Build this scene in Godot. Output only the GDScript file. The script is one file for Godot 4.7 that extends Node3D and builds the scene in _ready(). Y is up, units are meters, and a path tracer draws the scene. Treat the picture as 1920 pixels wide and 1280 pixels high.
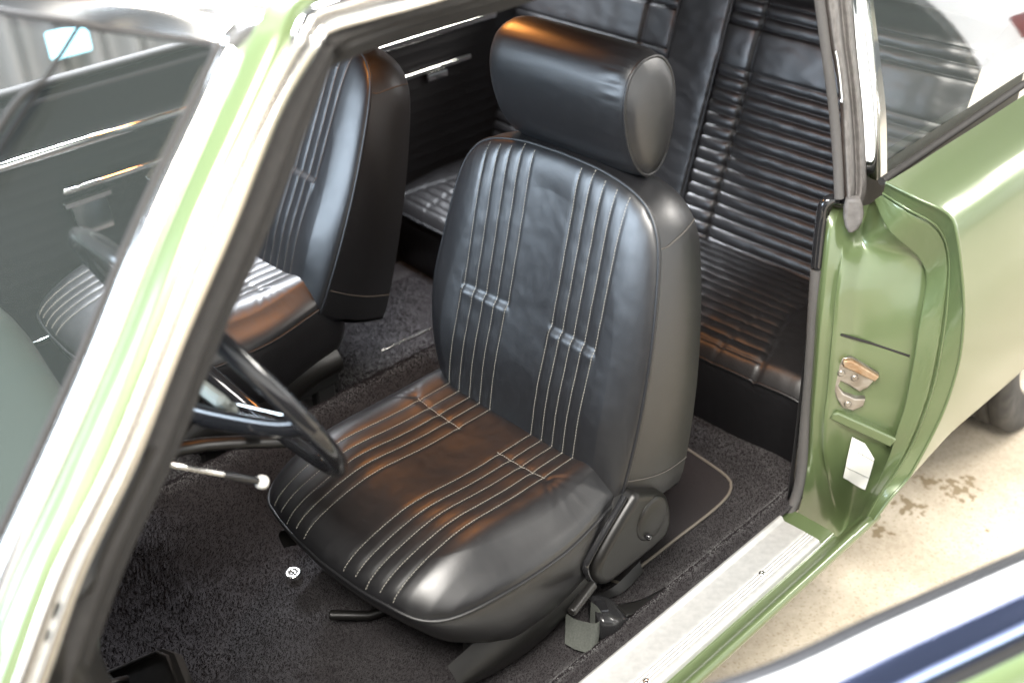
extends Node3D
# x = towards the rear of the car, y = up, z = towards the car's left side. Metres.

# ---------------------------------------------------------------- camera frame (shared by the unprojecting helpers)
const CAM := Vector3(-1.141, 1.834, 1.604)
const CR := Vector3(0.71655, -0.02494, 0.69709)
const CU := Vector3(0.39287, 0.84020, -0.37379)
const CF := Vector3(0.57637, -0.54171, -0.61184)
const FPX := 2118.4
const GROUND := -0.06

func ray(u: float, v: float) -> Vector3:
	return CF + CR * ((u - 960.0) / FPX) - CU * ((v - 640.0) / FPX)
func PZ(u: float, v: float, z: float) -> Vector3:
	var d := ray(u, v); return CAM + d * ((z - CAM.z) / d.z)
func PY(u: float, v: float, y: float) -> Vector3:
	var d := ray(u, v); return CAM + d * ((y - CAM.y) / d.y)
func PX(u: float, v: float, x: float) -> Vector3:
	var d := ray(u, v); return CAM + d * ((x - CAM.x) / d.x)

func pixel(p: Vector3) -> Vector2:
	var q := p - CAM
	return Vector2(960.0 + FPX * q.dot(CR) / q.dot(CF), 640.0 - FPX * q.dot(CU) / q.dot(CF))
func pick(rows: Array, u: float, v: float) -> Array:   # [point on the built surface along the ray through (u, v), its normal towards the viewer]
	var bi := 0; var bj := 0; var best := 1e20
	for i in rows.size():
		for j in rows[i].size():
			var d := pixel(rows[i][j]).distance_squared_to(Vector2(u, v))
			if d < best: best = d; bi = i; bj = j
	var i0 := clampi(bi, 1, rows.size() - 2)
	var j0 := clampi(bj, 1, rows[0].size() - 2)
	var n: Vector3 = (rows[i0 + 1][j0] - rows[i0 - 1][j0]).cross(rows[i0][j0 + 1] - rows[i0][j0 - 1]).normalized()
	if n.dot(CAM - rows[i0][j0]) < 0: n = -n
	var r := ray(u, v)
	return [CAM + r * ((rows[bi][bj] - CAM).dot(n) / r.dot(n)), n]

# ---------------------------------------------------------------- mesh building
class MB:
	var v := PackedVector3Array()
	var uv := PackedVector2Array()
	var ix := PackedInt32Array()
	func grid(rows: Array, flip := false) -> void:
		var b := v.size()
		var n: int = rows[0].size()
		for i in rows.size():
			for j in n:
				v.append(rows[i][j])
				uv.append(Vector2(float(j) / (n - 1), float(i) / max(1, rows.size() - 1)))
		for i in rows.size() - 1:
			for j in n - 1:
				var a := b + i * n + j
				if flip:
					ix.append_array([a, a + n, a + 1, a + 1, a + n, a + n + 1])
				else:
					ix.append_array([a, a + 1, a + n, a + 1, a + n + 1, a + n])
	func ring(loops: Array, flip := false) -> void:   # closed loops joined one to the next
		var rows := []
		for l in loops:
			var r: PackedVector3Array = PackedVector3Array(l)
			r.append(l[0])
			rows.append(r)
		var b := v.size()
		grid(rows, flip)
		# weld the seam by reusing the first column
		var n: int = rows[0].size()
		for k in ix.size():
			var q := ix[k] - b
			if q >= 0 and q < rows.size() * n and q % n == n - 1:
				ix[k] = b + q - (n - 1)
	func quad(a: Vector3, b: Vector3, c: Vector3, d: Vector3) -> void:
		var k := v.size()
		v.append_array([a, b, c, d])
		uv.append_array([Vector2(0, 0), Vector2(1, 0), Vector2(1, 1), Vector2(0, 1)])
		ix.append_array([k, k + 1, k + 2, k, k + 2, k + 3])
	func tri(a: Vector3, b: Vector3, c: Vector3) -> void:
		var k := v.size()
		v.append_array([a, b, c])
		uv.append_array([Vector2(0, 0), Vector2(1, 0), Vector2(1, 1)])
		ix.append_array([k, k + 1, k + 2])
	func fan(loop: Array, flip := false) -> void:
		var c := Vector3.ZERO
		for p in loop: c += p
		c /= loop.size()
		for i in loop.size():
			var a: Vector3 = loop[i]
			var b: Vector3 = loop[(i + 1) % loop.size()]
			if flip: tri(c, b, a)
			else: tri(c, a, b)
	func tube(path: Array, r, sides := 8, squash := 1.0, side := Vector3.ZERO) -> void:
		var loops := []
		var n := path.size()
		var up := side
		for i in n:
			var t: Vector3 = (path[min(i + 1, n - 1)] - path[max(i - 1, 0)]).normalized()
			if up == Vector3.ZERO:
				up = t.cross(Vector3(0.31, 0.92, 0.23)).normalized()
			var e1 := (up - t * up.dot(t)).normalized()
			up = e1
			var e2 := t.cross(e1)
			var rr: float = r[i] if r is Array else r
			var l := []
			for k in sides:
				var an := TAU * k / sides
				l.append(path[i] + e1 * cos(an) * rr + e2 * sin(an) * rr * squash)
			loops.append(l)
		ring(loops)
		fan(loops[0], false)
		fan(loops[n - 1], true)
	func cbox(c: Vector3, s: Vector3, bv := 0.003, bs := Basis.IDENTITY) -> void:   # chamfered box
		var h := s * 0.5
		bv = min(bv, min(h.x, min(h.y, h.z)) * 0.8)
		var pt := func(sx, sy, sz, ax):
			var q := Vector3(sx * (h.x - (0.0 if ax == 0 else bv)), sy * (h.y - (0.0 if ax == 1 else bv)), sz * (h.z - (0.0 if ax == 2 else bv)))
			return c + bs * q
		for ax in 3:
			for sg in [-1, 1]:
				var q := []
				for k in [[-1, -1], [1, -1], [1, 1], [-1, 1]]:
					var s3 := [0, 0, 0]
					s3[ax] = sg; s3[(ax + 1) % 3] = k[0]; s3[(ax + 2) % 3] = k[1]
					q.append(pt.call(s3[0], s3[1], s3[2], ax))
				if sg < 0: quad(q[0], q[1], q[2], q[3])
				else: quad(q[3], q[2], q[1], q[0])
		for ax in 3:
			var a1 := (ax + 1) % 3
			var a2 := (ax + 2) % 3
			for s1 in [-1, 1]:
				for s2 in [-1, 1]:
					var q := []
					for e in [[-1, a1], [1, a1], [1, a2], [-1, a2]]:
						var s3 := [0, 0, 0]
						s3[ax] = e[0]; s3[a1] = s1; s3[a2] = s2
						q.append(pt.call(s3[0], s3[1], s3[2], e[1]))
					if s1 * s2 > 0: quad(q[0], q[1], q[2], q[3])
					else: quad(q[3], q[2], q[1], q[0])
		for sx in [-1, 1]:
			for sy in [-1, 1]:
				for sz in [-1, 1]:
					var a = pt.call(sx, sy, sz, 0); var b = pt.call(sx, sy, sz, 1); var d = pt.call(sx, sy, sz, 2)
					if sx * sy * sz > 0: tri(a, d, b)
					else: tri(a, b, d)
	func prism(poly: PackedVector2Array, fr: Transform3D, depth: float, bv := 0.004, steps := 3) -> void:  # polygon in fr's xy, thick along +z, rounded front rim
		var n := poly.size()
		var cc := not Geometry2D.is_polygon_clockwise(poly)
		var inward := []
		for i in n:
			var e1 := (poly[i] - poly[(i + n - 1) % n]).normalized()
			var e2 := (poly[(i + 1) % n] - poly[i]).normalized()
			var t := (e1 + e2).normalized()
			inward.append(Vector2(-t.y, t.x) * (1.0 if cc else -1.0))
		var loops := []
		for s in [[0.0, 0.0]]:
			loops.append(range(n).map(func(i): return fr * Vector3(poly[i].x, poly[i].y, 0)))
		for k in steps + 1:
			var an := PI * 0.5 * k / steps
			var off := bv * (1.0 - cos(an))
			var zz := depth - bv + bv * sin(an)
			loops.append(range(n).map(func(i): return fr * Vector3(poly[i].x + inward[i].x * off, poly[i].y + inward[i].y * off, zz)))
		ring(loops, cc)
		var tr := Geometry2D.triangulate_polygon(poly)
		for side in [0, loops.size() - 1]:
			var b := v.size()
			for p in loops[side]:
				v.append(p); uv.append(Vector2.ZERO)
			for k in range(0, tr.size(), 3):
				ix.append_array([b + tr[k], b + tr[k + 1], b + tr[k + 2]] if side == 0 else [b + tr[k], b + tr[k + 2], b + tr[k + 1]])
	func done() -> ArrayMesh:
		var nn := PackedVector3Array()
		nn.resize(v.size())
		for k in range(0, ix.size(), 3):
			var a := v[ix[k]]
			var f := (v[ix[k + 2]] - a).cross(v[ix[k + 1]] - a)
			nn[ix[k]] += f; nn[ix[k + 1]] += f; nn[ix[k + 2]] += f
		for k in nn.size():
			nn[k] = nn[k].normalized() if nn[k].length_squared() > 1e-24 else Vector3.UP
		var arr := []
		arr.resize(Mesh.ARRAY_MAX)
		arr[Mesh.ARRAY_VERTEX] = v; arr[Mesh.ARRAY_NORMAL] = nn; arr[Mesh.ARRAY_TEX_UV] = uv; arr[Mesh.ARRAY_INDEX] = ix
		var m := ArrayMesh.new()
		m.add_surface_from_arrays(Mesh.PRIMITIVE_TRIANGLES, arr)
		return m

func spline(p: Array, n: int) -> Array:   # Catmull-Rom through the points, n samples spread by length
	var fine := []
	for i in p.size() - 1:
		var a = p[max(i - 1, 0)]; var b = p[i]; var c = p[i + 1]; var d = p[min(i + 2, p.size() - 1)]
		for k in 12:
			fine.append(b.cubic_interpolate(c, a, d, k / 12.0))
	fine.append(p[-1])
	var acc := [0.0]
	for i in range(1, fine.size()): acc.append(acc[-1] + fine[i].distance_to(fine[i - 1]))
	var out := []
	var j := 0
	for k in n:
		var s: float = acc[-1] * k / (n - 1)
		while j < fine.size() - 2 and acc[j + 1] < s: j += 1
		var w: float = 0.0 if acc[j + 1] == acc[j] else clampf((s - acc[j]) / (acc[j + 1] - acc[j]), 0, 1)
		out.append(fine[j].lerp(fine[j + 1], w))
	return out

func even(p: Array, n: int) -> Array:   # Catmull-Rom, even in the parameter (rows stay matched between curves)
	var out := []
	for k in n:
		var s := float(k) / (n - 1) * (p.size() - 1)
		var i := mini(int(s), p.size() - 2)
		out.append(p[i].cubic_interpolate(p[i + 1], p[max(i - 1, 0)], p[min(i + 2, p.size() - 1)], s - i))
	return out

func loft(curves: Array, along: int, across: int) -> Array:   # rows for MB.grid: curves run "along", spline between them "across"
	var c := curves.map(func(x): return even(x, along))
	var rows := []
	for i in along:
		rows.append(even(c.map(func(x): return x[i]), across) if across > c.size() else c.map(func(x): return x[i]))
	return rows

func crisp(curves: Array, along: int, per: int, passes: int) -> Array:   # like loft, but straight between the curves with small radii: pressed steel
	var c := curves.map(func(x): return even(x, along))
	var rows := []
	for i in along:
		var r := []
		for j in c.size() - 1:
			for k in per: r.append(c[j][i].lerp(c[j + 1][i], k / float(per)))
		r.append(c[-1][i])
		for p in passes:
			var q := r.duplicate()
			for j in range(1, r.size() - 1): q[j] = r[j - 1] * .25 + r[j] * .5 + r[j + 1] * .25
			r = q
		rows.append(r)
	return rows

func flatten(fr: Transform3D, px: Array) -> PackedVector2Array:   # pixels to coordinates in the plane of a frame
	var o := PackedVector2Array()
	for q in px:
		var d := ray(q[0], q[1])
		var hit: Vector3 = fr.affine_inverse() * (CAM + d * ((fr.origin - CAM).dot(fr.basis.z) / d.dot(fr.basis.z)))
		o.append(Vector2(hit.x, hit.y))
	return o

func table(xs: Array, ys: Array, x: float) -> float:
	if x <= xs[0]: return ys[0]
	var n := xs.size()
	if x >= xs[n - 1]: return ys[n - 1]
	var i := 0
	while xs[i + 1] < x: i += 1
	var w: float = (x - xs[i]) / (xs[i + 1] - xs[i])
	if i == 0 or i == n - 2: return lerpf(ys[i], ys[i + 1], w)
	var m0: float = (ys[i + 1] - ys[i - 1]) / (xs[i + 1] - xs[i - 1]) * (xs[i + 1] - xs[i])
	var m1: float = (ys[i + 2] - ys[i]) / (xs[i + 2] - xs[i]) * (xs[i + 1] - xs[i])
	var w2 := w * w
	var w3 := w2 * w
	return (2 * w3 - 3 * w2 + 1) * ys[i] + (w3 - 2 * w2 + w) * m0 + (-2 * w3 + 3 * w2) * ys[i + 1] + (w3 - w2) * m1

# ---------------------------------------------------------------- nodes
func thing(called: String, label: String, category: String, at: Vector3, group := "") -> Node3D:
	var o := Node3D.new()
	o.name = called
	add_child(o, true)
	o.position = at
	o.set_meta("label", label); o.set_meta("category", category)
	if group: o.set_meta("group", group)
	return o
func org(n: Node3D) -> Vector3:
	var s := Vector3.ZERO
	var q: Node = n
	while q is Node3D and q != self:
		s += q.position
		q = q.get_parent()
	return s
func put(parent: Node3D, called: String, m: Mesh, material: Material, label := "", local := false) -> MeshInstance3D:   # a part whose mesh is given in world (or the parent's local) metres
	var o := MeshInstance3D.new()
	o.name = called
	o.mesh = m
	o.material_override = material
	parent.add_child(o, true)
	if not local: o.position = -org(parent)
	if label: o.set_meta("label", label)
	return o
func structure(called: String, m: Mesh, material: Material, label: String) -> MeshInstance3D:
	var o := put(self, called, m, material, label, true)
	o.set_meta("kind", "structure"); o.set_meta("category", called.replace("_", " "))
	return o

# ---------------------------------------------------------------- materials
var M := {}
func lin(r: float, g: float, b: float) -> Color:
	return Color(r, g, b).linear_to_srgb()
func mat(called: String, c: Color, rough: float, metal := 0.0, spec := 0.5) -> StandardMaterial3D:
	var m := StandardMaterial3D.new()
	m.resource_name = called
	m.albedo_color = c; m.roughness = rough; m.metallic = metal; m.metallic_specular = spec
	m.cull_mode = BaseMaterial3D.CULL_DISABLED
	M[called] = m
	return m
func noise_image(sd: int, freq: float, size: int, oct := 4, kind := FastNoiseLite.TYPE_SIMPLEX_SMOOTH) -> Image:
	var n := FastNoiseLite.new()
	n.seed = sd; n.frequency = freq; n.noise_type = kind; n.fractal_octaves = oct
	return n.get_seamless_image(size, size)
func tint(img: Image, a: Color, b: Color, gain := 1.0) -> ImageTexture:
	var o := Image.create(img.get_width(), img.get_height(), true, Image.FORMAT_RGB8)
	for y in img.get_height():
		for x in img.get_width():
			o.set_pixel(x, y, a.lerp(b, clampf((img.get_pixel(x, y).r - 0.5) * gain + 0.5, 0, 1)))
	o.generate_mipmaps()
	return ImageTexture.create_from_image(o)
func bump(m: StandardMaterial3D, img: Image, cm: float) -> void:
	m.heightmap_enabled = true
	m.heightmap_texture = ImageTexture.create_from_image(img)
	m.heightmap_scale = cm
func tri(m: StandardMaterial3D, s: float) -> void:
	m.uv1_triplanar = true; m.uv1_world_triplanar = true
	m.uv1_scale = Vector3.ONE * s

func materials() -> void:
	var grain := noise_image(3, 0.06, 256, 3, FastNoiseLite.TYPE_CELLULAR)
	var soft := noise_image(5, 0.02, 256, 4)
	var fuzz := noise_image(8, 0.25, 512, 3)
	var vi := mat("vinyl", Color.WHITE, 0.43, 0.0, 0.58)
	vi.albedo_texture = tint(soft, lin(.0055, .0055, .0063), lin(.009, .009, .0102))
	vi.roughness_texture = tint(soft, Color(.91, .91, .91), Color(1, 1, 1), 1.3)
	bump(vi, grain, 0.006); tri(vi, 11.0)
	var vr := mat("bench_vinyl", Color.WHITE, 0.41, 0.0, 0.55)
	vr.albedo_texture = tint(soft, lin(.006, .0058, .0062), lin(.0095, .009, .0095))
	bump(vr, grain, 0.012); tri(vr, 11.0)
	mat("panel_vinyl", lin(.008, .008, .009), 0.5, 0.0, 0.35)
	mat("piping", lin(.007, .007, .008), 0.45)
	mat("thread", lin(.24, .23, .20), 0.8)
	mat("dark_thread", lin(.05, .045, .04), 0.8)
	var pl := mat("plastic", lin(.006, .0057, .0054), 0.40, 0.0, 0.42)
	bump(pl, grain, 0.006); tri(pl, 8.0)
	mat("buckle_plastic", lin(.016, .016, .017), 0.25)
	mat("gloss_black", lin(.012, .012, .013), 0.12)
	mat("black_steel", lin(.02, .02, .02), 0.38, 0.2)
	mat("void", lin(.01, .01, .01), 0.9)
	var pa := mat("paint", lin(.080, .110, .047), 0.38, 0.2)
	pa.clearcoat_enabled = true; pa.clearcoat = 0.8; pa.clearcoat_roughness = 0.13
	mat("chrome", lin(.82, .81, .80), 0.07, 1.0)
	mat("stainless", lin(.78, .76, .73), 0.22, 1.0)
	var al := mat("aluminium", Color.WHITE, 0.55, 0.55)
	al.albedo_texture = tint(noise_image(12, 0.03, 256, 4), lin(.40, .40, .395), lin(.50, .50, .49)); tri(al, 6.0)
	var ru := mat("rubber", Color.WHITE, 0.75, 0.0, 0.4)
	ru.albedo_texture = tint(noise_image(21, 0.03, 256, 5), lin(.013, .0118, .011), lin(.022, .020, .0185), 1.0); tri(ru, 7.0)
	var ro := mat("old_rubber", Color.WHITE, 0.7, 0.0, 0.4)
	ro.albedo_texture = tint(noise_image(22, 0.03, 256, 5), lin(.07, .065, .062), lin(.125, .117, .112), 1.2); tri(ro, 7.0)
	var fl := mat("felt", Color.WHITE, 0.95, 0.0, 0.3)
	fl.albedo_texture = tint(fuzz, lin(.04, .038, .037), lin(.13, .125, .12)); bump(fl, fuzz, 0.15); tri(fl, 9.0)
	var ca := mat("carpet", Color.WHITE, 1.0, 0.0, 0.2)
	ca.albedo_texture = tint(fuzz, lin(.013, .0118, .0124), lin(.024, .0215, .0228), 1.0); bump(ca, fuzz, 0.12); tri(ca, 5.0)
	ca.rim_enabled = true; ca.rim = 0.4
	mat("pile", lin(.024, .0215, .0225), 1.0, 0.0, 0.2)
	var mt := mat("floor_mat", Color.WHITE, 1.0, 0.0, 0.2)
	mt.albedo_texture = tint(fuzz, lin(.016, .0145, .015), lin(.06, .054, .056), 1.6); bump(mt, fuzz, 0.2); tri(mt, 6.0)
	mat("binding", lin(.13, .115, .095), 0.8)
	var st := mat("striker_steel", Color.WHITE, 0.42, 0.8)
	st.albedo_texture = tint(noise_image(31, 0.02, 128, 5), lin(.20, .17, .14), lin(.36, .34, .31), 1.6); tri(st, 9.0)
	var sr := mat("rusty_steel", Color.WHITE, 0.5, 0.6)
	sr.albedo_texture = tint(noise_image(33, 0.03, 128, 4), lin(.22, .12, .055), lin(.40, .33, .25), 1.6); tri(sr, 9.0)
	mat("paper", lin(.80, .79, .76), 0.7)
	mat("pale_pad", lin(.16, .18, .17), 0.35)
	mat("ink", lin(.2, .2, .2), 0.8)
	mat("white_plastic", lin(.75, .74, .70), 0.35)
	var web := mat("webbing", Color.WHITE, 0.85)
	web.albedo_texture = tint(noise_image(41, 0.12, 128, 2), lin(.038, .042, .037), lin(.075, .080, .070)); tri(web, 14.0)
	var g := mat("glass", Color(0.86, 0.95, 0.92, 0.02), 0.0)
	g.transparency = BaseMaterial3D.TRANSPARENCY_ALPHA
	var w := mat("windshield_glass", Color(0.80, 0.86, 0.84, 0.02), 0.0)
	w.transparency = BaseMaterial3D.TRANSPARENCY_ALPHA
	var ty := mat("tyre", Color.WHITE, 0.85)
	ty.albedo_texture = tint(soft, lin(.018, .017, .016), lin(.05, .046, .04), 1.6); tri(ty, 3.0)
	mat("dash", lin(.024, .034, .030), 0.6)
	mat("headliner", lin(.02, .019, .018), 0.9)
	var dl := mat("dome_lens", lin(.9, .7, .4), 0.4)
	dl.emission_enabled = true; dl.emission = Color(1.0, 0.62, 0.25); dl.emission_energy_multiplier = 6.0
	var tb := mat("lit_panel", lin(.9, .9, .9), 0.5)
	tb.emission_enabled = true; tb.emission = Color(0.95, 0.98, 1.0); tb.emission_energy_multiplier = 1.0
	var bp := mat("blue_panel", lin(.3, .6, .7), 0.5)
	bp.emission_enabled = true; bp.emission = Color(0.30, 0.75, 0.88); bp.emission_energy_multiplier = 0.8
	mat("wall_white", lin(.72, .71, .68), 0.8)
	mat("wall_grey", lin(.055, .053, .052), 0.5)
	mat("blue_tinted_chrome", lin(.42, .50, .82), 0.16, 1.0)  # chrome for the door ledge, its blue sheen put into the base colour
	mat("red_box", lin(.55, .04, .03), 0.5)
	# concrete with damp stains that have an outline of their own
	var co := mat("concrete", Color.WHITE, 0.75)
	co.albedo_texture = concrete_texture()

const SLAB := Rect2(0.2, -0.2, 3.2, 3.2)   # x, z of the textured slab
func concrete_texture() -> ImageTexture:
	var n := 1024
	var a := noise_image(51, 0.008, n, 5)
	var b := noise_image(52, 0.12, n, 3)
	var edge := FastNoiseLite.new()
	edge.seed = 9; edge.frequency = 0.045; edge.fractal_octaves = 3
	var o := Image.create(n, n, true, Image.FORMAT_RGB8)
	var spots := []
	for s in [[1790, 915, 34, 11], [1740, 905, 22, 8], [1700, 948, 26, 9], [1718, 952, 16, 7], [1650, 992, 16, 8], [1640, 1000, 11, 8], [1812, 900, 15, 9], [1848, 995, 5, 3], [1690, 962, 10, 6], [1665, 1000, 10, 5]]:
		var c := PY(s[0], s[1], GROUND)
		var r := PY(s[0] + s[2], s[1], GROUND).distance_to(c)
		spots.append([c, r])
	var cell := FastNoiseLite.new()
	cell.seed = 14; cell.noise_type = FastNoiseLite.TYPE_CELLULAR; cell.frequency = 0.0042
	cell.cellular_return_type = FastNoiseLite.RETURN_DISTANCE2_SUB
	cell.domain_warp_enabled = true; cell.domain_warp_amplitude = 30.0; cell.domain_warp_frequency = 0.02
	var grit := FastNoiseLite.new()
	grit.seed = 15; grit.frequency = 0.45; grit.fractal_octaves = 2
	var base_a := lin(.34, .285, .21)
	var base_b := lin(.56, .495, .40)
	var damp := lin(.16, .115, .058)
	for y in n:
		for x in n:
			var k := clampf(0.5 + (a.get_pixel(x, y).r - 0.5) * 0.9 + (b.get_pixel(x, y).r - 0.5) * 0.45, 0, 1)
			k += grit.get_noise_2d(x, y) * .22
			var c := base_a.lerp(base_b, clampf(k, 0, 1))
			if grit.get_noise_2d(x * .7 + 300.0, y * .7) > .52: c = c.lerp(damp, .35)
			if absf(cell.get_noise_2d(x, y) + 1.0) < .012: c = c.lerp(damp, .5)
			var wx := SLAB.position.x + SLAB.size.x * x / n
			var wz := SLAB.position.y + SLAB.size.y * y / n
			for s in spots:
				var dx: float = (wx - s[0].x)
				var dz: float = (wz - s[0].z)
				var d: float = sqrt(dx * dx + dz * dz) / s[1]
				if d < 1.5 and d + edge.get_noise_2d(x * 2.6, y * 2.6) * 1.5 < 0.62:
					c = c.lerp(damp, 0.72)
					break
			o.set_pixel(x, y, c)
	o.generate_mipmaps()
	return ImageTexture.create_from_image(o)

# ================================================================ scene
func _ready() -> void:
	wave.seed = 4; wave.frequency = 1.0; wave.fractal_octaves = 2
	stage()
	materials()
	surroundings()
	build_car()
	bucket_seat("bucket_seat", Vector3(0.035, 0.27, 0.372), "black vinyl driver's bucket seat with round headrest beside the door sill", 1)
	bucket_seat("bucket_seat", Vector3(-0.01, 0.350, -0.42), "black vinyl front passenger bucket seat beyond the transmission tunnel", -1, deg_to_rad(12.0))
	rear_bench()
	loose_things()

func stage() -> void:
	var cam := Camera3D.new()
	cam.name = "camera"
	add_child(cam)
	cam.transform = Transform3D(Basis(CR, CU, -CF).orthonormalized(), CAM)
	cam.near = 0.05; cam.far = 60.0
	var at := CameraAttributesPhysical.new()
	at.frustum_focal_length = 12.0 / (640.0 / FPX)
	at.exposure_aperture = 2.4
	at.frustum_focus_distance = 2.05
	cam.attributes = at
	cam.fov = rad_to_deg(2.0 * atan(640.0 / FPX))
	cam.current = true
	var env := Environment.new()
	env.background_mode = Environment.BG_COLOR
	env.background_color = Color(0.62, 0.64, 0.66)
	env.background_energy_multiplier = 0.4
	env.tonemap_mode = Environment.TONE_MAPPER_LINEAR
	env.tonemap_exposure = 1.0
	env.sdfgi_enabled = true; env.ssao_enabled = true; env.ssil_enabled = true
	var we := WorldEnvironment.new()
	we.name = "environment"
	we.environment = env
	add_child(we)

func panel_lamp(called: String, label: String, category: String, at: Vector3, look: Vector3, size: Vector2, energy: float, color: Color, group := "", glow := "lit_panel", framed := true) -> void:
	var t := thing(called, label, category, at, group)
	var bs := Basis.looking_at(look, Vector3.UP if absf(look.normalized().y) < 0.9 else Vector3.RIGHT)
	var m := MB.new()
	m.cbox(Vector3.ZERO, Vector3(size.x, size.y, 0.03), 0.008, bs)
	put(t, "lit_face", m.done(), M[glow], "", true)
	m = MB.new()
	for k in ([-1, 1] if framed else []):
		m.cbox(bs * Vector3(k * (size.x * 0.5 + 0.03), 0, 0), Vector3(0.05, size.y + 0.1, 0.06), 0.006, bs)
		m.cbox(bs * Vector3(0, k * (size.y * 0.5 + 0.03), 0), Vector3(size.x, 0.05, 0.06), 0.006, bs)
	if framed: put(t, "frame", m.done(), M.stainless, "", true)
	var l := AreaLight3D.new()
	l.name = "light"
	l.area_size = size
	l.light_energy = energy
	l.light_color = color
	l.shadow_enabled = true
	l.area_range = 30.0
	t.add_child(l)
	l.transform = Transform3D(bs, bs * Vector3(0, 0, -0.03))

func surroundings() -> void:
	var m := MB.new()
	# concrete slab beside and under the car, its texture laid in metres
	var rows := []
	for i in 9:
		var r := []
		for j in 9:
			r.append(Vector3(SLAB.position.x + SLAB.size.x * j / 8.0, GROUND, SLAB.position.y + SLAB.size.y * i / 8.0))
		rows.append(r)
	m.grid(rows)
	structure("ground", m.done(), M.concrete, "pale concrete workshop floor with small damp stains")
	m = MB.new()
	m.cbox(Vector3(0, GROUND - 0.055, 0), Vector3(14, 0.1, 11), 0.01)
	var cb := mat("concrete_plain", lin(.45, .39, .305), 0.8)
	structure("floor_slab", m.done(), cb, "plain concrete floor reaching under the car")
	# white wall on the driver's side with a red box: the quarter glass mirrors it
	m = MB.new()
	m.cbox(Vector3(1.5, 1.9, 4.2), Vector3(11, 4.0, 0.1), 0.01)
	structure("wall_left", m.done(), M.wall_white, "white painted workshop wall mirrored in the quarter glass")
	# corrugated sheet wall beyond the passenger side: seen and mirrored in the windshield
	m = MB.new()
	rows = []
	for i in 2:
		var r := []
		for j in 500:
			var x := -6.0 + j * 0.024
			r.append(Vector3(x, -0.06 + 5.6 * i, -3.4 + 0.045 * sin(x * TAU / 0.19)))
		rows.append(r)
	m.grid(rows)
	structure("wall_right", m.done(), M.wall_grey, "grey corrugated sheet wall beyond the passenger side")
	# lamps of the workshop (out of the frame, mirrored in paint, glass and vinyl)
	panel_lamp("ceiling_lamp", "long white ceiling lamp above the open driver's door", "lamp", Vector3(-1.7, 3.4, 1.6), Vector3(0.3, -1, -0.12), Vector2(1.9, 0.8), 46.0, Color(1.0, 0.98, 0.95), "workshop lamps")
	panel_lamp("ceiling_lamp", "white ceiling lamp above the rear quarter of the car", "lamp", Vector3(3.2, 2.7, 1.9), Vector3(-0.8, -0.6, -0.35), Vector2(1.8, 0.6), 19.0, Color(1.0, 0.98, 0.95), "workshop lamps")
	panel_lamp("ceiling_lamp", "long white lamp hanging beyond the passenger windows", "lamp", Vector3(0.45, 2.95, -1.15), Vector3(0, -1, 0.30), Vector2(1.6, 0.40), 115.0, Color(0.95, 0.97, 1.0), "workshop lamps")
	panel_lamp("glowing_panel", "wide daylight window in front of the car", "window", Vector3(-4.4, 2.4, -1.2), Vector3(1, -0.22, 0.3), Vector2(3.4, 2.2), 68.0, Color(0.84, 0.92, 1.0), "workshop windows")
	panel_lamp("glowing_panel", "tall glowing panel added behind the car for the bright reflection in the quarter window", "window", Vector3(5.0, 1.25, 2.1), Vector3(-1, 0, -0.3), Vector2(1.7, 2.4), 6.0, Color(1.0, 0.99, 0.97), "workshop windows")  # unseen panel, added so the quarter glass mirrors something bright
	panel_lamp("glowing_panel", "small pale blue glowing panel added before the corrugated wall", "window", PZ(128, 78, -3.3), Vector3(0, 0, 1), Vector2(.19, .12), 0.006, Color(0.5, 0.9, 1.0), "workshop windows", "blue_panel", false)  # added glowing panel, stands in for a cyan patch beyond the glass

# ---------------------------------------------------------------- the car
func build_car() -> void:
	var car := thing("car", "light metallic green two-door car with its driver's door open", "car", Vector3(0.3, GROUND, 0))
	pillar_and_roof(car)
	side_body(car)
	interior(car)
	steering(car)
	open_door(car)

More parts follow.
